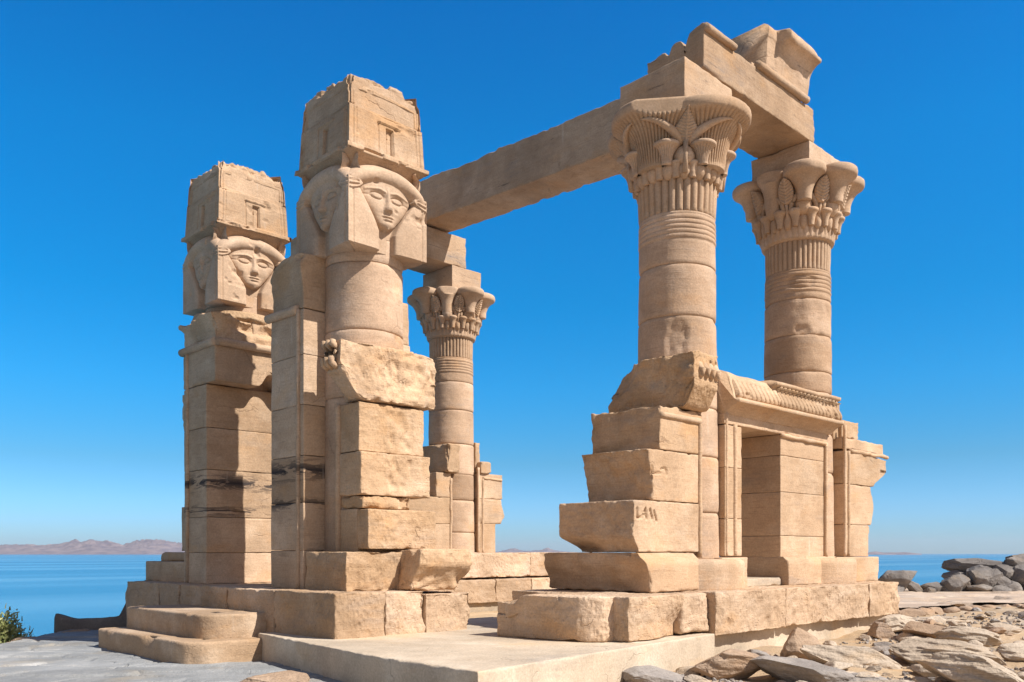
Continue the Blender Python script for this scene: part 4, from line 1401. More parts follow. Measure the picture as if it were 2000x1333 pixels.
# ------------------------------------------------------------------ beams
m = MB()
def arch_l(P):
    P = P.copy()
    # three broken notches in the top of the near end
    for yc, d in ((7.42, 0.16), (7.72, 0.11)):
        P[:, 2] -= d * np.exp(-((P[:, 1] - yc) / 0.045) ** 2) * sstep(8.35, 8.45, P[:, 2]) * sstep(11.4, 10.9, P[:, 0])
    P[:, 2] -= 0.10 * sstep(7.5, 8.1, P[:, 1]) * sstep(8.3, 8.45, P[:, 2]) * sstep(11.4, 10.9, P[:, 0])
    P[:, 2] += 0.10 * sstep(7.5, 7.1, P[:, 1]) * sstep(8.35, 8.5, P[:, 2]) * sstep(11.5, 11.0, P[:, 0])
    # lower front arris broken near the near column
    P[:, 1] += 0.10 * sstep(11.3, 10.8, P[:, 0]) * sstep(8.02, 7.94, P[:, 2]) * sstep(7.3, 7.1, P[:, 1])
    return P
t = thing('architrave', (12.4, 7.6, 7.95), 'massive sunlit architrave resting on the two near papyrus columns at the right', 'stone beam')
m = MB(); rbox(m, 10.72, 14.02, 7.10, 8.10, 7.96, 8.53, r=0.02, res=0.04, chip=0.9, post=arch_l, rough={'+x': 0.08, '+z': 0.03})
rbox(m, 12.1, 13.1, 7.15, 8.05, 8.52, 8.62, r=0.03, res=0.06, chip=1.5)
m.build('beam', BEAM, t)
m = MB()
bar(m, (10.73, 7.08, 8.56), (11.5, 7.08, 8.56), 0.055, 0.008)
bar(m, (12.15, 7.08, 8.57), (13.72, 7.08, 8.57), 0.062, 0.008)
m.build('torus_moulding', BEAM, t)

m = MB(); rbox(m, 10.4, 14.50, YF, 17.6, 8.13, 8.88, r=0.02, res=0.06, chip=0.8, rough={'+x': 0.03})
t = m.build('architrave', BEAM)
tag(t, 'short looking far architrave carried by the far papyrus column, below the long roof beam', 'stone beam', kind='thing')

t = thing('roof_beam', (13.6, 12.0, 8.6), 'long roof beam spanning the whole ruin, with a flaring cornice carved on its right end', 'stone beam')
def beam_post(P):
    P = P.copy()
    s = (P[:, 1] - 8.0) / 9.0
    P[:, 2] += 0.34 * s
    P[:, 2] += np.where(P[:, 2] > 9.3 + 0.34 * s, 0.07 * fbm(np.stack([P[:, 0] * 0.7, P[:, 1] * 0.8, 0 * s], 1), 4, 3), 0)
    return P
m = MB(); rbox(m, 13.14, 14.06, 7.75, 17.62, 8.62, 9.60, r=0.03, res=0.055, chip=1.2, amp=0.014, post=beam_post, rough={'-z': 0.02})
m.build('beam', BEAM, t)
m = MB()
pc = smoothprof([(0.0, 8.60), (0.015, 8.74), (0.04, 8.88), (0.09, 9.00), (0.17, 9.08), (0.235, 9.105)], 6) + [(0.25, 9.11), (0.255, 9.22), (0.22, 9.26), (0.1, 9.28), (-0.3, 9.32)]
def cf(A, D, Z):
    w = sstep(12.9, 12.45, A)
    k = fbm(np.stack([A.ravel() * 3, Z.ravel() * 3, 0 * A.ravel()], 1), 3, 8).reshape(A.shape)
    D2 = D * (1 - 0.85 * sstep(12.66, 12.60, A + 0.16 * k)) - 0.02 * k
    Z2 = Z - (Z > 9.12) * (0.08 * sstep(13.4, 13.7, A) * np.clip(k + 0.4, 0, 1))
    return D2, Z2
extrude(m, pc, 'x', 12.42, 13.74, -1, 7.08, 7.95, fn=cf, res=0.02, seed=12)
m.build('cornice', BEAM, t)

# ------------------------------------------------------------------ platforms, steps, slab
t = thing('stone_platform', (7.0, 12.4, 0), 'rough block platform under the front gate and its two carved head columns', 'platform')
kw = dict(r=0.022, res=0.045, chip=0.8, amp=0.016)
for (a, b_, x0, x1, zz) in [(9.08, 10.55, 5.86, 6.62, 0.56), (10.55, 11.9, 5.87, 7.2, 0.55), (11.9, 12.7, 5.85, 7.2, 0.56), (12.7, 13.5, 5.88, 7.2, 0.55), (13.5, 14.25, 5.86, 7.2, 0.56), (14.25, 15.65, 5.85, 7.6, 0.56)]:
    m = MB(); rbox(m, x0, x1 - 0.004, a + 0.004, b_ - 0.004, -0.40, zz, rough={'-x': 0.03, '-y': 0.03, '+y': 0.05}, **kw); m.build('stone_block', PLAT, t)
for (x0, x1, y0, zz) in [(6.62, 7.25, 9.10, 0.55), (7.25, 8.02, 9.07, 0.50)]:
    m = MB(); rbox(m, x0 + 0.004, x1 - 0.004, y0, 10.5, -0.40, zz, rough={'-y': 0.05, '+x': 0.05}, **kw); m.build('stone_block', PLAT, t)
m = MB(); rbox(m, 7.25, 8.2, 10.52, 17.9, -0.45, 0.545, res=0.12, r=0.03); m.build('stone_block', PLAT, t)

t = thing('stone_platform', (11.5, 7.2, 0), 'row of huge rough blocks under the side doorway wall and its columns at the right', 'platform')
def brk(P):
    P = P.copy()
    # broken diagonal corner of the second block
    w = sstep(8.55, 9.15, P[:, 0]) * sstep(6.9, 6.4, P[:, 1])
    P[:, 1] += 0.16 * w * sstep(0.5, 0.1, P[:, 2])
    return P
def brk3(P):
    P = P.copy()
    w = sstep(9.9, 9.1, P[:, 0]) * sstep(6.9, 6.4, P[:, 1])
    P[:, 1] += 0.22 * w
    P[:, 2] -= 0.05 * w
    return P
def lead(P):
    P = P.copy()
    P[:, 0] -= 0.10 * (P[:, 1] - 7.0) * sstep(8.2, 7.7, P[:, 0])
    P[:, 2] -= 0.10 * sstep(7.6, 8.0, P[:, 1]) * (P[:, 2] > 0.3)
    P[:, 0] += 0.28 * sstep(6.9, 6.45, P[:, 1]) * sstep(8.2, 7.75, P[:, 0])
    return P
m = MB(); rbox(m, 7.72, 8.42, 6.62, 8.1, 0.006, 0.53, r=0.025, res=0.035, chip=1.2, amp=0.018, rough={'-x': 0.03, '-y': 0.04}, post=lead); m.build('stone_block', PLAT, t)
m = MB(); rbox(m, 8.10, 9.22, 6.38, 7.7, 0.006, 0.53, r=0.02, res=0.035, chip=0.9, amp=0.014, rough={'-y': 0.03}, post=brk); m.build('stone_block', PLAT, t)
m = MB(); rbox(m, 9.23, 9.86, 6.46, 7.9, 0.03, 0.52, r=0.03, res=0.035, chip=1.3, amp=0.02, rough={'-y': 0.06}); m.build('stone_block', PLAT, t)
m = MB(); rbox(m, 9.87, 11.70, 6.35, 7.9, -0.03, 0.535, res=0.03, r=0.02, chip=0.8, amp=0.016, rough={'-y': 0.03}, post=pecks(1, (10.1, 0.03), (11.5, 0.42), seed=31, sgn=1)); m.build('stone_block', PLAT, t)
m = MB(); rbox(m, 11.72, 14.46, 6.36, 7.9, -0.02, 0.535, res=0.03, r=0.02, chip=0.8, amp=0.016, rough={'-y': 0.03}, post=pecks(1, (11.9, 0.03), (14.2, 0.42), seed=37, sgn=1)); m.build('stone_block', PLAT, t)
m = MB(); rbox(m, 14.48, 15.64, 6.35, 8.6, -0.02, 0.54, res=0.04, r=0.02, chip=0.8, amp=0.02, rough={'-y': 0.04, '+x': 0.03}); m.build('stone_block', PLAT, t)
m = MB(); rbox(m, 8.5, 14.4, 7.6, 8.78, -0.4, 0.525, res=0.09, r=0.03, rough={'-x': 0.03}); m.build('stone_block', PLAT, t)
m = MB(); rbox(m, 9.6, 15.5, 6.52, 8.5, -0.6, 0.0, res=0.12, r=0.02); m.build('footing', SLAB, t)

def rounded_step(m, x_front, y_end, x_back, y_far, z0, z1, R, seed, jy=11.6):
    """step slab whose near corner is rounded"""
    pts = []
    n = 14
    for i in range(n + 1):
        a = pi + (pi / 2) * i / n
        pts.append((x_front + R + R * cos(a), y_end + R + R * sin(a)))
    outline = [(x_front, y) for y in np.linspace(y_far, y_end + R, 90)][:-1] + pts + [(x, y_end) for x in np.linspace(x_front + R, x_back, 14)][1:]
    O = np.array(outline)
    k = len(O)
    # outward normals
    T = np.gradient(O, axis=0); T /= np.linalg.norm(T, axis=1, keepdims=True)
    N = np.stack([T[:, 1], -T[:, 0]], 1)
    if (N[0] @ np.array([-1, 0])) < 0: N = -N
    H = z1 - z0
    lev = [(0.0, 0), (0.0, 0.25), (0.0, 0.5), (0.0, 0.75), (0.0, 0.9), (0.006, 0.96), (0.02, 0.995), (0.05, 1.0), (0.1, 1.0), (0.2, 1.0), (0.35, 1.0), (0.6, 1.0)]
    V = []
    for ins, f in lev:
        Q = O - N * ins
        z = np.full(k, z0 + f * H)
        P = np.stack([Q[:, 0], Q[:, 1], z], 1)
        w = 1.0 if ins < 0.1 else 0.4
        ch = np.clip(fbm(P * 2.4 + seed, 3, seed) - 0.25, 0, 1) * 0.10 * (0.4 + f if ins < 0.1 else 0)
        d = fbm(P * 4 + seed, 4, seed + 2) * 0.010 * w - ch - 0.02 * np.exp(-((O[:, 1] - jy) / 0.012) ** 2) * (ins < 0.05)
        P[:, :2] += N * d[:, None]
        P[:, 2] += fbm(P * 3, 3, seed + 5) * 0.006 - (ch * 0.3 if f > 0.8 else 0)
        V.append(P)
    back = np.stack([np.full(k, x_back + 0.2), O[:, 1].clip(y_end + 0.3), np.full(k, z1)], 1)
    V.append(back)
    m_ = len(V)
    F = []
    for a in range(m_ - 1):
        for i in range(k - 1):
            F.append([a * k + i, a * k + i + 1, (a + 1) * k + i + 1, (a + 1) * k + i])
    F = [f[::-1] for f in F]
    # far end cap
    F.append([a * k for a in range(m_)])
    F.append([a * k + k - 1 for a in range(m_)][::-1])
    m.add(np.concatenate(V), F)

m = MB(); rounded_step(m, 5.02, 10.75, 5.88, 13.36, -0.10, 0.25, 0.32, 5, 12.6)
tag(m.build('stone_step', STEP), 'upper of two long rounded entrance steps, just below the platform', 'step', kind='thing')
m = MB(); rounded_step(m, 4.66, 10.45, 5.75, 13.5, -0.42, -0.06, 0.36, 8, 11.0)
tag(m.build('stone_step', STEP), 'lowest long entrance step with a rounded end, resting on the grey paving', 'step', kind='thing')

# worn plaster slab in the foreground
m = MB()
def slab_post(P):
    P = P.copy()
    # the right edge runs obliquely to the platform
    e = sstep(6.6, 5.8, P[:, 1])
    P[:, 1] += 0.125 * (P[:, 0] - 5.22) * e
    P[:, 0] += sstep(6.4, 5.3, P[:, 0]) * (0.03 * (P[:, 1] - 5.8) + 0.105 * np.clip(P[:, 1] - 7.6, 0, 9))
    return P
rbox(m, 5.20, 9.85, 5.78, 10.6, -0.70, 0.0, r=0.02, res=0.06, chip=0.7, amp=0.006, post=slab_post)
tag(m.build('plaster_slab', SLAB), 'flat pale plastered slab in the foreground between the steps and the rocks', 'slab', kind='thing')

# floor inside
m = MB()
rbox(m, 7.9, 19.5, 8.5, 16.4, -0.7, -0.40, r=0.01, res=0.16, amp=0.01)
tag(m.build('floor', FLOOR), 'pale stone floor inside the ruin', 'floor', kind='structure')

# curved plastered parapet, painted shade-dark, at the left end of the platform
m = MB()
path = [(5.22, 17.22), (5.5, 16.95), (5.85, 16.6), (6.05, 16.42), (6.14, 16.33), (6.30, 16.15), (6.45, 15.95)]
tops = [-0.05, -0.15, -0.13, -0.09, 0.16, 0.50, 0.60]
def curb(m, path, tops, w, zb):
    P = np.array(path); T = np.array(tops)
    s = np.linspace(0, 1, 60); si = np.linspace(0, 1, len(P))
    px, py, tz = np.interp(s, si, P[:, 0]), np.interp(s, si, P[:, 1]), np.interp(s, si, T)
    ker = np.ones(5) / 5
    tz2 = np.convolve(np.pad(tz, 2, mode='edge'), ker, 'valid')
    C = np.stack([px, py], 1); Tg = np.gradient(C, axis=0); Tg /= np.linalg.norm(Tg, axis=1, keepdims=True)
    N = np.stack([-Tg[:, 1], Tg[:, 0]], 1)
    rings = []
    for off, kf in ((w, 0), (w * 0.95, 0.5), (w * 0.8, 0.9), (w * 0.4, 1), (-w * 0.4, 1), (-w * 0.8, 0.9), (-w * 0.95, 0.5), (-w, 0)):
        Q = C + N * off
        z = zb + (tz2 - zb) * kf
        V = np.stack([Q[:, 0], Q[:, 1], z], 1)
        V += fbm(V * 3, 3, 4)[:, None] * 0.02
        rings.append(V)
    R = len(rings); k = len(s)
    V = np.stack(rings, 1).reshape(-1, 3)
    F = []
    for i in range(k - 1):
        for j in range(R - 1):
            F.append([i * R + j, i * R + j + 1, (i + 1) * R + j + 1, (i + 1) * R + j])
    F.append(list(range(R))[::-1]); F.append([(k - 1) * R + j for j in range(R)])
    m.add(V, F)
curb(m, path, tops, 0.11, -0.8)
tag(m.build('parapet', SHADEP), 'curved plastered parapet, painted dark for shade, sweeping down from the platform on the left', 'parapet', kind='thing')

# ------------------------------------------------------------------ grey paving at the left, stone terrace at the right
PAVE = mat_stone('grey_paving_stone', (0.23, 0.235, 0.235), (0.34, 0.345, 0.345), (0.42, 0.405, 0.38), bump=0.9, bed=0.15, pits=0.5, grey=0.2, grain=55, sand=False)
TERR = mat_stone('terrace_stone', (0.46, 0.35, 0.26), (0.60, 0.48, 0.37), (0.64, 0.53, 0.42), bump=0.4, bed=0.2, grey=0.25, sand=False)

def paving(mb, inside, X0, X1, Y0, Y1, z, res, cell, stretch, seed, gap=0.022, drop=0.035, jit=0.35, relief=0.02, tl=1.0):
    """irregular flagstones: a sheet whose cells sit at slightly different heights with open joints"""
    rg = np.random.RandomState(seed)
    xs = np.arange(X0, X1 + res, res); ys = np.arange(Y0, Y1 + res, res)
    X, Y = np.meshgrid(xs, ys, indexing='ij')
    cx, cy = cell * stretch, cell
    pts = []
    j = 0
    for yy in np.arange(Y0 - cy, Y1 + 2 * cy, cy):
        off = rg.uniform(0, cx)
        for xx in np.arange(X0 - 2 * cx, X1 + 2 * cx, cx):
            pts.append((xx + off + rg.uniform(-jit, jit) * cx, yy + rg.uniform(-jit, jit) * cy * 0.6))
    pts = np.array(pts)
    F1 = np.full(X.shape, 1e9); F2 = np.full(X.shape, 1e9); I1 = np.zeros(X.shape, int)
    P3 = np.stack([X.ravel(), Y.ravel(), 0 * X.ravel()], 1)
    wx = fbm(P3 * 1.3, 3, seed).reshape(X.shape) * 0.12; wy = fbm(P3 * 1.3 + 40, 3, seed).reshape(X.shape) * 0.07
    for k, (px, py) in enumerate(pts):
        d = np.hypot((X + wx - px) / stretch, Y + wy - py)
        m = d < F1
        F2 = np.where(m, F1, np.minimum(F2, d))
        I1 = np.where(m, k, I1)
        F1 = np.where(m, d, F1)
    hgt = rg.uniform(-1, 1, len(pts)) * relief
    tx = rg.uniform(-1, 1, len(pts)) * 0.03 * tl; ty = rg.uniform(-1, 1, len(pts)) * 0.04 * tl
    Z = z + hgt[I1] + tx[I1] * (X - pts[I1, 0]) + ty[I1] * (Y - pts[I1, 1])
    jn = np.clip(fbm(P3 * 0.9 + 5, 2, seed + 3).reshape(X.shape) + 0.55, 0, 1)
    Z = Z - drop * sstep(gap, gap * 0.25, F2 - F1) * jn + fbm(P3 * 2.5, 4, seed + 2).reshape(X.shape) * 0.010 * tl
    x = RT[0] * X + FW[0] * Y; y = RT[1] * X + FW[1] * Y
    ok = inside(x, y)
    idx = np.arange(X.size).reshape(X.shape)
    q = np.stack([idx[:-1, :-1], idx[1:, :-1], idx[1:, 1:], idx[:-1, 1:]], -1)
    keep = ok[:-1, :-1] & ok[1:, :-1] & ok[1:, 1:] & ok[:-1, 1:]
    q = q[keep]
    V = np.stack([x.ravel(), y.ravel(), Z.ravel()], 1)
    used, inv = np.unique(q.ravel(), return_inverse=True)
    mb.add(V[used], inv.reshape(-1, 4))

def in_left(x, y):
    n = fbm(np.stack([x.ravel(), y.ravel(), 0 * x.ravel()], 1) * 0.8, 3, 77).reshape(x.shape)
    yl = np.clip(15.15 + 1.2 * (x - 3.8), -50, 18.3)
    return (y < yl - 0.12 + 0.35 * n) & (x < 6.2) & (y > 5.2)
m = MB()
paving(m, in_left, -13, 2.4, 5.5, 16.5, -0.335, 0.028, 0.46, 2.8, 5, gap=0.055, drop=0.06, relief=0.014, tl=0.3)
tag(m.build('pavement', PAVE), 'grey stone paving with open cracks in front of the steps', 'pavement', kind='structure')

def in_right(x, y):
    n = fbm(np.stack([x.ravel(), y.ravel(), 0 * x.ravel()], 1) * 0.9, 3, 31).reshape(x.shape)
    edge = 7.40 - 0.30 * (x - 18.4) + 0.55 * n
    return (y > edge) & (x > 15.9) & (x < 29) & (y < 12.0 - 0.15 * (x - 22))
m = MB()
paving(m, in_right, 4.5, 19, 16.5, 27.5, -0.075, 0.06, 0.75, 3.0, 9, gap=0.05, relief=0.030)
tag(m.build('terrace', TERR), 'flat pale stone terrace running behind the rocks on the right', 'terrace', kind='structure')

# ------------------------------------------------------------------ rocks
def icosphere(sub):
    t = (1 + 5 ** 0.5) / 2
    V = [(-1, t, 0), (1, t, 0), (-1, -t, 0), (1, -t, 0), (0, -1, t), (0, 1, t), (0, -1, -t), (0, 1, -t), (t, 0, -1), (t, 0, 1), (-t, 0, -1), (-t, 0, 1)]
    V = [np.array(v) / np.linalg.norm(v) for v in V]
    F = [(0, 11, 5), (0, 5, 1), (0, 1, 7), (0, 7, 10), (0, 10, 11), (1, 5, 9), (5, 11, 4), (11, 10, 2), (10, 7, 6), (7, 1, 8), (3, 9, 4), (3, 4, 2), (3, 2, 6), (3, 6, 8), (3, 8, 9), (4, 9, 5), (2, 4, 11), (6, 2, 10), (8, 6, 7), (9, 8, 1)]
    for _ in range(sub):
        cache = {}
        def mid(a, b_):
            k = (min(a, b_), max(a, b_))
            if k not in cache:
                v = V[a] + V[b_]
                V.append(v / np.linalg.norm(v)); cache[k] = len(V) - 1
            return cache[k]
        G = []
        for a, b_, c in F:
            ab, bc, ca = mid(a, b_), mid(b_, c), mid(c, a)
            G += [(a, ab, ca), (b_, bc, ab), (c, ca, bc), (ab, bc, ca)]
        F = G
    return np.array(V), np.array(F)
ICO = {k: icosphere(k) for k in (1, 2, 3, 4, 5)}

def rock_shape(seed, sub=4, planes=12, lo=0.45, hi=0.85, rough=0.06, layers=0.0):
    V, F = ICO[sub]
    rg = np.random.RandomState(seed)
    P = V.copy()
    for _ in range(planes):
        n = rg.normal(size=3); n /= np.linalg.norm(n)
        d = rg.uniform(lo, hi)
        s = P @ n - d
        P = P - np.clip(s, 0, None)[:, None] * n * 0.96
    e = P.max(0) - P.min(0)
    P = (P - (P.max(0) + P.min(0)) / 2) / e * 2          # fill the unit box
    n1 = fbm(V * 1.6 + seed, 4, seed)
    n2 = fbm(V * 5 + seed, 4, seed + 3)
    P = P * (1 + rough * (n1 * 0.9 + n2 * 0.55))[:, None]
    if layers:
        k = np.sin((P[:, 2] * 5 + n1 * 2.0) * 2.2)
        P[:, :2] *= (1 + layers * k)[:, None]
    return P, F

def place_rock(name, x, y, z, w, d, h, seed, mat, label=None, cat='rock', group=None, yaw=0.0, pitch=0.0, roll=0.0, sub=4, sink=0.08, **kw):
    P, F = rock_shape(seed, sub, **kw)
    P = P * np.array([w / 2, d / 2, (h + sink) / 2])
    cx, sx = cos(pitch), sin(pitch)
    P = P @ np.array([[1, 0, 0], [0, cx, -sx], [0, sx, cx]]).T
    cr, sr = cos(roll), sin(roll)
    P = P @ np.array([[cr, 0, sr], [0, 1, 0], [-sr, 0, cr]]).T
    a = YAW - pi / 2 + yaw
    P = P @ np.array([[cos(a), -sin(a), 0], [sin(a), cos(a), 0], [0, 0, 1]]).T
    m = MB()
    m.add(P, F)
    o = m.build(name, mat, origin=(0, 0, 0))
    o.location = (x, y, z - sink + (h + sink) / 2)
    return tag(o, label, cat, group, 'thing')

RK = [
    ('R1', 8.97, 5.62, -0.40, 0.91, 0.62, 0.33, ROCK_TAN, 0.08, 0.10, 0.10, 'squat tan and dark rock leaning by the corner of the pale slab'),
    ('R2', 7.99, 5.96, -0.45, 0.92, 0.71, 0.24, ROCK_GREY, 0.1, 0.05, 0.02, 'flat grey rock beside the side of the pale slab, left of the tan rock'),
    ('R3', 9.31, 4.83, -0.42, 1.15, 0.83, 0.27, ROCK_GREY, -0.1, 0.1, 0.08, 'broad grey rock sheet in the foreground, right of the squat tan rock'),
    ('R4', 10.57, 5.55, -0.30, 0.56, 0.40, 0.37, ROCK_TAN, 0.3, 0.1, 0.15, 'pinkish tan rock standing against the footing of the block row'),
    ('R5', 10.42, 4.79, -0.40, 1.15, 0.42, 0.36, ROCK_SLAB, -0.25, 0.25, 0.36, 'long pale slab rock sloping down to the right, beside the pinkish rock'),
    ('R6a', 13.89, 5.19, -0.27, 0.72, 0.5, 0.28, ROCK_TAN, 0.1, 0.1, 0.03, 'thick brown faced rock slab lying below the end of the block row'),
    ('R6b', 13.60, 4.50, -0.30, 0.90, 0.6, 0.27, ROCK_SLAB, -0.2, 0.28, 0.16, 'flat rock slab with a brown underside tipping down to the right'),
    ('R7', 11.41, 4.02, -0.38, 1.45, 0.85, 0.34, ROCK_SLAB, -0.1, 0.2, 0.14, 'largest cracked rock slab on the slope at the lower right'),
    ('R8', 10.34, 3.30, -0.45, 1.25, 0.55, 0.36, ROCK_SLAB, -0.25, 0.35, 0.24, 'dark undersided rock slab slanting out of the lower right corner'),
    ('R9', 14.33, 5.93, -0.22, 0.75, 0.6, 0.27, ROCK_SLAB, 0.2, 0.05, -0.08, 'layered rock wedged under the right end of the block row'),
    ('Ra', 13.71, 5.85, -0.26, 0.45, 0.35, 0.24, ROCK_TAN, 0.3, 0.1, 0.0, 'small brown rock tucked under the block row near its right end'),
    ('Rb', 10.48, 4.95, -0.36, 0.34, 0.25, 0.16, ROCK_GREY, 0.3, 0.1, 0.0, 'small flat grey rock between the pinkish rock and the grey sheet'),
    ('Rc', 10.05, 5.85, -0.36, 0.33, 0.24, 0.17, ROCK_GREY, 0.0, 0.1, 0.2, 'small pale grey stone behind the squat tan rock'),
    ('Rd', 11.54, 4.59, -0.34, 0.45, 0.30, 0.16, ROCK_SLAB, 0.0, 0.1, 0.1, 'small flat stone left of the largest cracked slab'),
    ('Re', 15.63, 4.67, -0.24, 0.60, 0.35, 0.16, ROCK_SLAB, 0.0, 0.1, 0.1, 'thin flat stone at the right edge below the terrace'),
    ('Rf', 12.42, 3.53, -0.30, 0.5, 0.4, 0.20, ROCK_SLAB, 0.0, 0.1, 0.1, 'pale layered stone at the right edge beside the cracked slab'),
    ('Rg', 9.40, 3.95, -0.42, 0.70, 0.45, 0.16, ROCK_SLAB, -0.2, 0.15, 0.2, 'low pale stone at the bottom edge, left of the dark undersided slab'),
    ('Rh', 9.55, 4.30, -0.42, 0.55, 0.40, 0.14, ROCK_GREY, 0.2, 0.1, 0.1, 'low grey stone at the bottom edge beside the long sloping slab'),
    ('Ri', 17.0, 6.2, -0.22, 1.3, 0.8, 0.10, ROCK_SLAB, -0.1, 0.02, 0.0, 'thin wide rock shelf just below the edge of the terrace'),
    ('L1', 4.82, 8.66, -0.44, 0.80, 0.50, 0.21, ROCK_TAN, 0.1, 0.05, 0.03, 'rounded brown rock on the paving in front of the pale slab'),
    ('L2', 4.50, 15.75, -0.50, 0.80, 0.45, 0.18, ROCK_TAN, 0.1, 0.05, 0.05, 'pale broken rock at the far edge of the paving, right of the bush'),
    ('L3', 5.35, 16.45, -0.48, 0.60, 0.40, 0.20, ROCK_TAN, 0.4, 0.05, 0.1, 'brown rock at the foot of the dark curved parapet'),
    ('L4', 4.00, 15.45, -0.48, 0.50, 0.35, 0.14, ROCK_TAN, 0.1, 0.05, 0.05, 'low tan rock at the paving edge in front of the bush'),
]
for i, (nm, x, y, z, w, d, h, mt, yw, pt_, rl, lb) in enumerate(RK):
    flat = mt is ROCK_SLAB
    place_rock('rock', x, y, z, w * 1.04, d, h, 100 + i * 7, mt, lb, yaw=yw, pitch=-pt_, roll=rl, sub=5 if w > 0.6 else 4, rough=0.07, layers=0.05 if flat else 0.015, planes=10 if flat else 14, lo=0.5, hi=0.9)

BL = [
    ('B1', 25.75, 10.53, -0.08, 1.35, 0.95, 0.62, 'broad dome topped dark boulder standing apart, left of the boulder pile'),
    ('B1b', 25.4, 10.65, -0.14, 0.95, 0.6, 0.30, 'low dark rock in front of the lone dome topped boulder'),
    ('B1c', 26.1, 10.12, -0.14, 0.6, 0.35, 0.36, 'slanting dark rock leaning on the right of the lone boulder'),
    ('B2', 26.47, 9.83, -0.12, 0.66, 0.43, 0.34, 'small rounded grey rock between the lone boulder and the big pile'),
    ('B2b', 26.7, 9.5, -0.14, 0.52, 0.33, 0.28, 'small low rock at the left foot of the boulder pile'),
    ('B3', 26.98, 9.33, -0.14, 0.88, 0.62, 0.56, 'large smooth round boulder at the left foot of the pile'),
    ('B4', 27.45, 8.8, -0.14, 0.95, 0.5, 0.30, 'long low boulder along the front foot of the pile'),
    ('B5', 27.71, 8.72, 0.0, 0.86, 0.6, 0.58, 'rounded boulder in the middle of the pile front'),
    ('B6', 28.64, 9.2, 0.42, 2.1, 1.0, 0.46, 'long slab shaped boulder across the top left of the pile'),
    ('B7', 29.03, 8.73, 0.10, 1.05, 0.7, 0.62, 'big rounded boulder under the long top slab'),
    ('B8', 29.53, 8.2, 0.58, 1.0, 0.7, 0.46, 'topmost boulder at the right edge of the pile'),
    ('B9', 28.6, 7.85, 0.0, 1.0, 0.7, 0.72, 'dark upright boulder at the right edge under the topmost one'),
    ('B10', 28.0, 8.22, -0.14, 0.72, 0.5, 0.40, 'pointed boulder at the front right foot of the pile'),
    ('B11', 28.14, 9.65, 0.22, 0.9, 0.6, 0.34, 'flat rock wedged at the upper left of the pile'),
    ('B12', 27.93, 8.41, -0.05, 0.66, 0.45, 0.48, 'grey boulder in a gap at the middle right of the pile'),
    ('B13', 28.45, 7.75, -0.14, 0.75, 0.5, 0.30, 'low boulder at the right edge in front of the pile'),
    ('B14', 28.75, 9.05, 0.0, 2.2, 1.2, 0.62, 'broad dark boulder in the shadowed core of the pile'),
    ('B16', 27.35, 9.25, -0.14, 0.70, 0.5, 0.44, 'tilted boulder squeezed beside the large smooth round one'),
    ('B17', 28.05, 9.0, 0.25, 0.80, 0.6, 0.45, 'pale topped boulder in the second tier of the pile'),
    ('B18', 28.35, 8.45, 0.28, 0.75, 0.55, 0.42, 'blocky boulder in the second tier, left of the dark upright one'),
    ('B19', 29.0, 8.3, 0.42, 0.9, 0.6, 0.5, 'rounded boulder just left of the topmost one'),
    ('B20', 27.6, 8.3, -0.14, 0.5, 0.4, 0.26, 'small angular rock at the foot of the pile, front centre'),
    ('B21', 26.2, 9.75, -0.14, 0.45, 0.35, 0.2, 'small flat rock on the terrace edge between boulders'),
    ('B15', 29.6, 8.3, -0.1, 1.6, 1.2, 0.75, 'big dark boulder at the back right of the pile'),
]
for i, (nm, x, y, z, w, d, h, lb) in enumerate(BL):
    place_rock('boulder', x, y, z, w, d, h, 300 + i * 11, BOULD, lb, 'boulder', yaw=random.Random(i).uniform(-0.5, 0.5), roll=random.Random(i + 50).uniform(-0.12, 0.12), sub=5, rough=0.08, planes=13, lo=0.56, hi=0.9, sink=0.05)

# shelf edge: irregular kerb stones under the terrace
rg = random.Random(8)
for k in range(24):
    x = 18.0 + k * 0.42 + rg.uniform(-0.08, 0.08)
    y = 7.28 - 0.30 * (x - 18.4) + rg.uniform(-0.07, 0.05)
    place_rock('kerb_stone', x, y, -0.24, rg.uniform(0.3, 0.62), 0.35, 0.155, 500 + k, ROCK_TAN, 'rough tan kerb stone in the broken row along the terrace edge', 'kerb stone', 'kerb stones along the terrace edge', yaw=rg.uniform(-0.3, 0.3), sub=3, rough=0.08, planes=9, lo=0.6, hi=0.9)

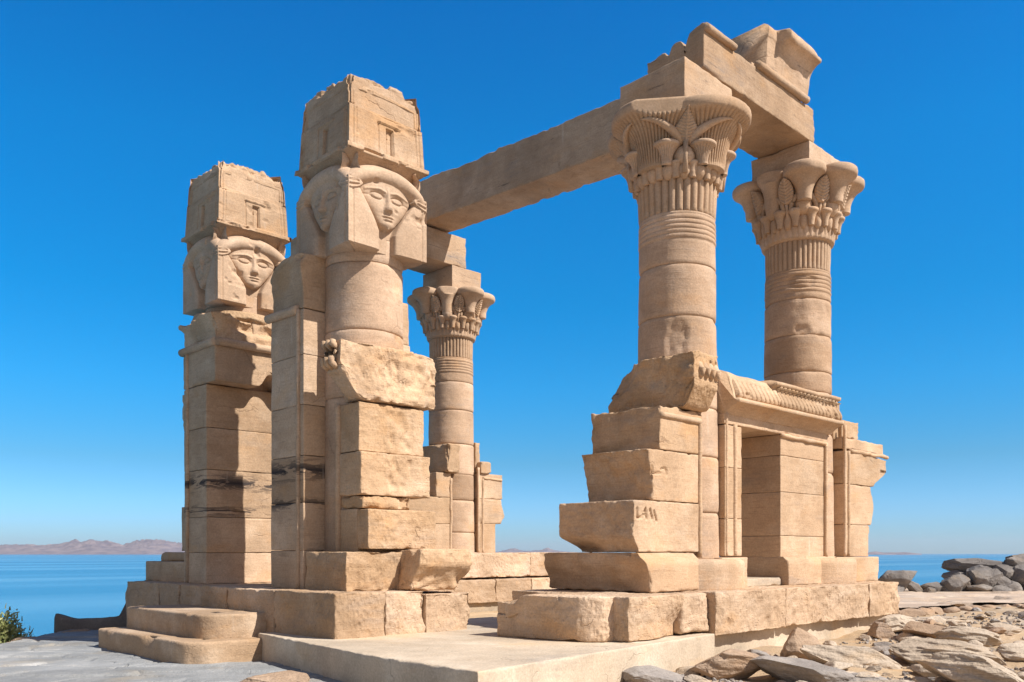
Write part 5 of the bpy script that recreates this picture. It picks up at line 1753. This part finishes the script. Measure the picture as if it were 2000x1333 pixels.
# loose stones of the slope
def gz(x, y): return float(ground_z(np.array([x]), np.array([y]))[0])
SMALL = []
for k in range(7):
    P, F = rock_shape(700 + k, 3, 10, 0.45, 0.85, 0.08, 0.03)
    me = MB(); me.add(P * np.array([0.5, 0.4, 0.28]), F)
    for mt in (ROCK_SLAB, ROCK_GREY, ROCK_TAN):
        me.v, me.f = me.v, me.f
    SMALL.append((P * np.array([0.5, 0.4, 0.26]), F))
kinds = [(ROCK_SLAB, 'pale layered loose stone lying on the sandy slope among the big rocks', 'pale loose stones on the slope'),
         (ROCK_GREY, 'grey loose stone lying on the sandy slope among the big rocks', 'grey loose stones on the slope'),
         (ROCK_TAN, 'brown loose stone lying on the sandy slope among the big rocks', 'brown loose stones on the slope')]
protos = {}
rg = random.Random(21)
n_st = 0
for k in range(1200):
    if n_st >= 210: break
    Yk = 8.6 + 11.0 * rg.random() ** 1.25
    Xk = rg.uniform(0.10, 0.63) * Yk
    x, y = XY(Xk, Yk)
    if y > 6.15 - 0.0 * x and x < 15.8: continue
    if y > 7.0 - 0.3 * (x - 18.4): continue
    if y > 5.65 + 0.11 * (x - 5.2) and x < 10: continue
    s = 0.09 + 0.33 * rg.random() ** 2.2
    ki = rg.choice([0, 0, 0, 0, 2, 2, 1]); si = rg.randrange(7)
    mt, lb, gp = kinds[ki]
    key = (ki, si)
    if key not in protos:
        m = MB(); m.add(*SMALL[si])
        o = m.build('loose_stone', mt, origin=(0, 0, 0))
        protos[key] = o
    else:
        o = protos[key].copy()
        COL.objects.link(o)
    o.location = (x, y, gz(x, y) + s * 0.08)
    o.rotation_euler = (rg.uniform(-0.25, 0.25), rg.uniform(-0.25, 0.25), rg.uniform(0, 6.28))
    o.scale = (s, s * rg.uniform(0.7, 1.1), s * rg.uniform(0.7, 1.2))
    tag(o, lb, 'loose stone', gp, 'thing')
    n_st += 1

# gravel
m = MB()
V1, F1 = ICO[1]
rgn = np.random.RandomState(4)
cnt = 0
for k in range(9000):
    if cnt >= 3800: break
    Yk = 8.6 + 9.5 * rgn.rand() ** 1.4
    Xk = rgn.uniform(-0.02, 0.62) * Yk
    x, y = XY(Xk, Yk)
    if (y > 6.1 and x < 15.8) or y > 7.0 - 0.3 * (x - 18.4): continue
    if y > 5.6 + 0.11 * (x - 5.2) and x < 10: continue
    if vnoise(np.array([[x * 1.1, y * 1.1, 0]]), 6)[0] < -0.25: continue
    s = 0.008 + 0.026 * rgn.rand() ** 2
    m.add(V1 * (s * rgn.uniform(0.6, 1.3, 3)) * (1 + 0.25 * rgn.randn(len(V1), 1) * 0.5) + np.array([x, y, gz(x, y) + s * 0.3]), F1)
    cnt += 1
tag(m.build('gravel', ROCK_GREY, smooth=False), 'fine gravel strewn over the sandy slope', 'gravel', kind='stuff')

# ------------------------------------------------------------------ green bush at the left edge
lm = bpy.data.materials.new('bush_leaf'); lm.use_nodes = True
nt = lm.node_tree; b = nt.nodes['Principled BSDF']
b.inputs['Roughness'].default_value = 0.6
geo = node(nt, 'ShaderNodeNewGeometry')
n1 = node(nt, 'ShaderNodeTexNoise'); n1.inputs['Scale'].default_value = 5.0; n1.inputs['Detail'].default_value = 4
nt.links.new(geo.outputs['Position'], n1.inputs[0])
wnz = node(nt, 'ShaderNodeMath', operation='ADD')
nt.links.new(n1.outputs['Fac'], wnz.inputs[0])
ri = node(nt, 'ShaderNodeMath', operation='MULTIPLY')
nt.links.new(geo.outputs['Random Per Island'], ri.inputs[0]); ri.inputs[1].default_value = 0.35
nt.links.new(ri.outputs[0], wnz.inputs[1])
cr = node(nt, 'ShaderNodeValToRGB')
cr.color_ramp.elements[0].position = 0.38; cr.color_ramp.elements[0].color = (0.15, 0.19, 0.06, 1)
cr.color_ramp.elements[1].position = 0.92; cr.color_ramp.elements[1].color = (0.42, 0.42, 0.18, 1)
nt.links.new(wnz.outputs[0], cr.inputs[0]); nt.links.new(cr.outputs[0], b.inputs['Base Color'])
bk = bpy.data.materials.new('bush_bark'); bk.use_nodes = True
bk.node_tree.nodes['Principled BSDF'].inputs['Base Color'].default_value = (0.12, 0.08, 0.05, 1)
bk.node_tree.nodes['Principled BSDF'].inputs['Roughness'].default_value = 0.9

def bush(x, y, z, R, H, seed, label):
    t = thing('bush', (x, y, z), label, 'bush')
    rg = np.random.RandomState(seed)
    st = MB(); lf = MB()
    LV, LF = [], []
    for k in range(46):
        a = rg.uniform(0, 2 * pi); e = rg.uniform(0.15, 1.45)
        L = H * rg.uniform(0.65, 1.05)
        tip = np.array([cos(a) * cos(e) * R * rg.uniform(0.7, 1.1), sin(a) * cos(e) * R * rg.uniform(0.7, 1.1), sin(e) * L])
        base = np.array([rg.uniform(-0.1, 0.1), rg.uniform(-0.1, 0.1), 0])
        mid = (base + tip) / 2 + rg.normal(size=3) * 0.08 + np.array([0, 0, 0.10])
        pth = []
        for tt in np.linspace(0, 1, 7):
            pth.append((1 - tt) ** 2 * base + 2 * tt * (1 - tt) * mid + tt * tt * tip + np.array([x, y, z]))
        tube(st, pth, list(np.linspace(0.016, 0.004, 7)), 5, cap=False)
        # feathery sprays
        for q in range(380):
            tt = rg.beta(2.2, 1.1)
            p = (1 - tt) ** 2 * base + 2 * tt * (1 - tt) * mid + tt * tt * tip
            p = p + rg.normal(size=3) * np.array([0.085, 0.085, 0.075])
            d = rg.normal(size=3) + np.array([0, 0, 0.8]) + (tip - base) * 0.6
            d /= np.linalg.norm(d)
            w_ = np.cross(d, rg.normal(size=3)); w_ /= np.linalg.norm(w_)
            ln, wd = rg.uniform(0.045, 0.10), rg.uniform(0.010, 0.019)
            c = p + np.array([x, y, z])
            n0 = len(LV)
            LV += [c - w_ * wd, c + w_ * wd, c + d * ln + w_ * wd * 0.5, c + d * ln - w_ * wd * 0.5]
            LF.append([n0, n0 + 1, n0 + 2, n0 + 3])
    lf.add(np.array(LV), LF)
    lf.build('foliage', lm, t, smooth=False)
    st.build('branches', bk, t)
    return t
bush(3.74, 16.46, -1.10, 0.95, 1.46, 3, 'feathery olive green bush growing below the paving at the left edge')

# ------------------------------------------------------------------ air: faint haze that fades the far shore
hz = bpy.data.materials.new('haze'); hz.use_nodes = True
hz.node_tree.nodes.clear()
vo = hz.node_tree.nodes.new('ShaderNodeOutputMaterial')
pv = hz.node_tree.nodes.new('ShaderNodeVolumePrincipled')
pv.inputs['Color'].default_value = (0.80, 0.88, 1.0, 1)
pv.inputs['Density'].default_value = 0.00009
pv.inputs['Anisotropy'].default_value = 0.2
hz.node_tree.links.new(pv.outputs[0], vo.inputs['Volume'])
m = MB()
h0, h1, R_ = WATER_Z - 1.5, 92.0, 6600.0
m.add([(-R_, -R_, h0), (R_, -R_, h0), (R_, R_, h0), (-R_, R_, h0), (-R_, -R_, h1), (R_, -R_, h1), (R_, R_, h1), (-R_, R_, h1)],
      [[0, 3, 2, 1], [4, 5, 6, 7], [0, 1, 5, 4], [1, 2, 6, 5], [2, 3, 7, 6], [3, 0, 4, 7]])
tag(m.build('haze', hz, smooth=False, origin=(0, 0, 0)), 'faint blue haze over the lake', 'haze', kind='stuff')
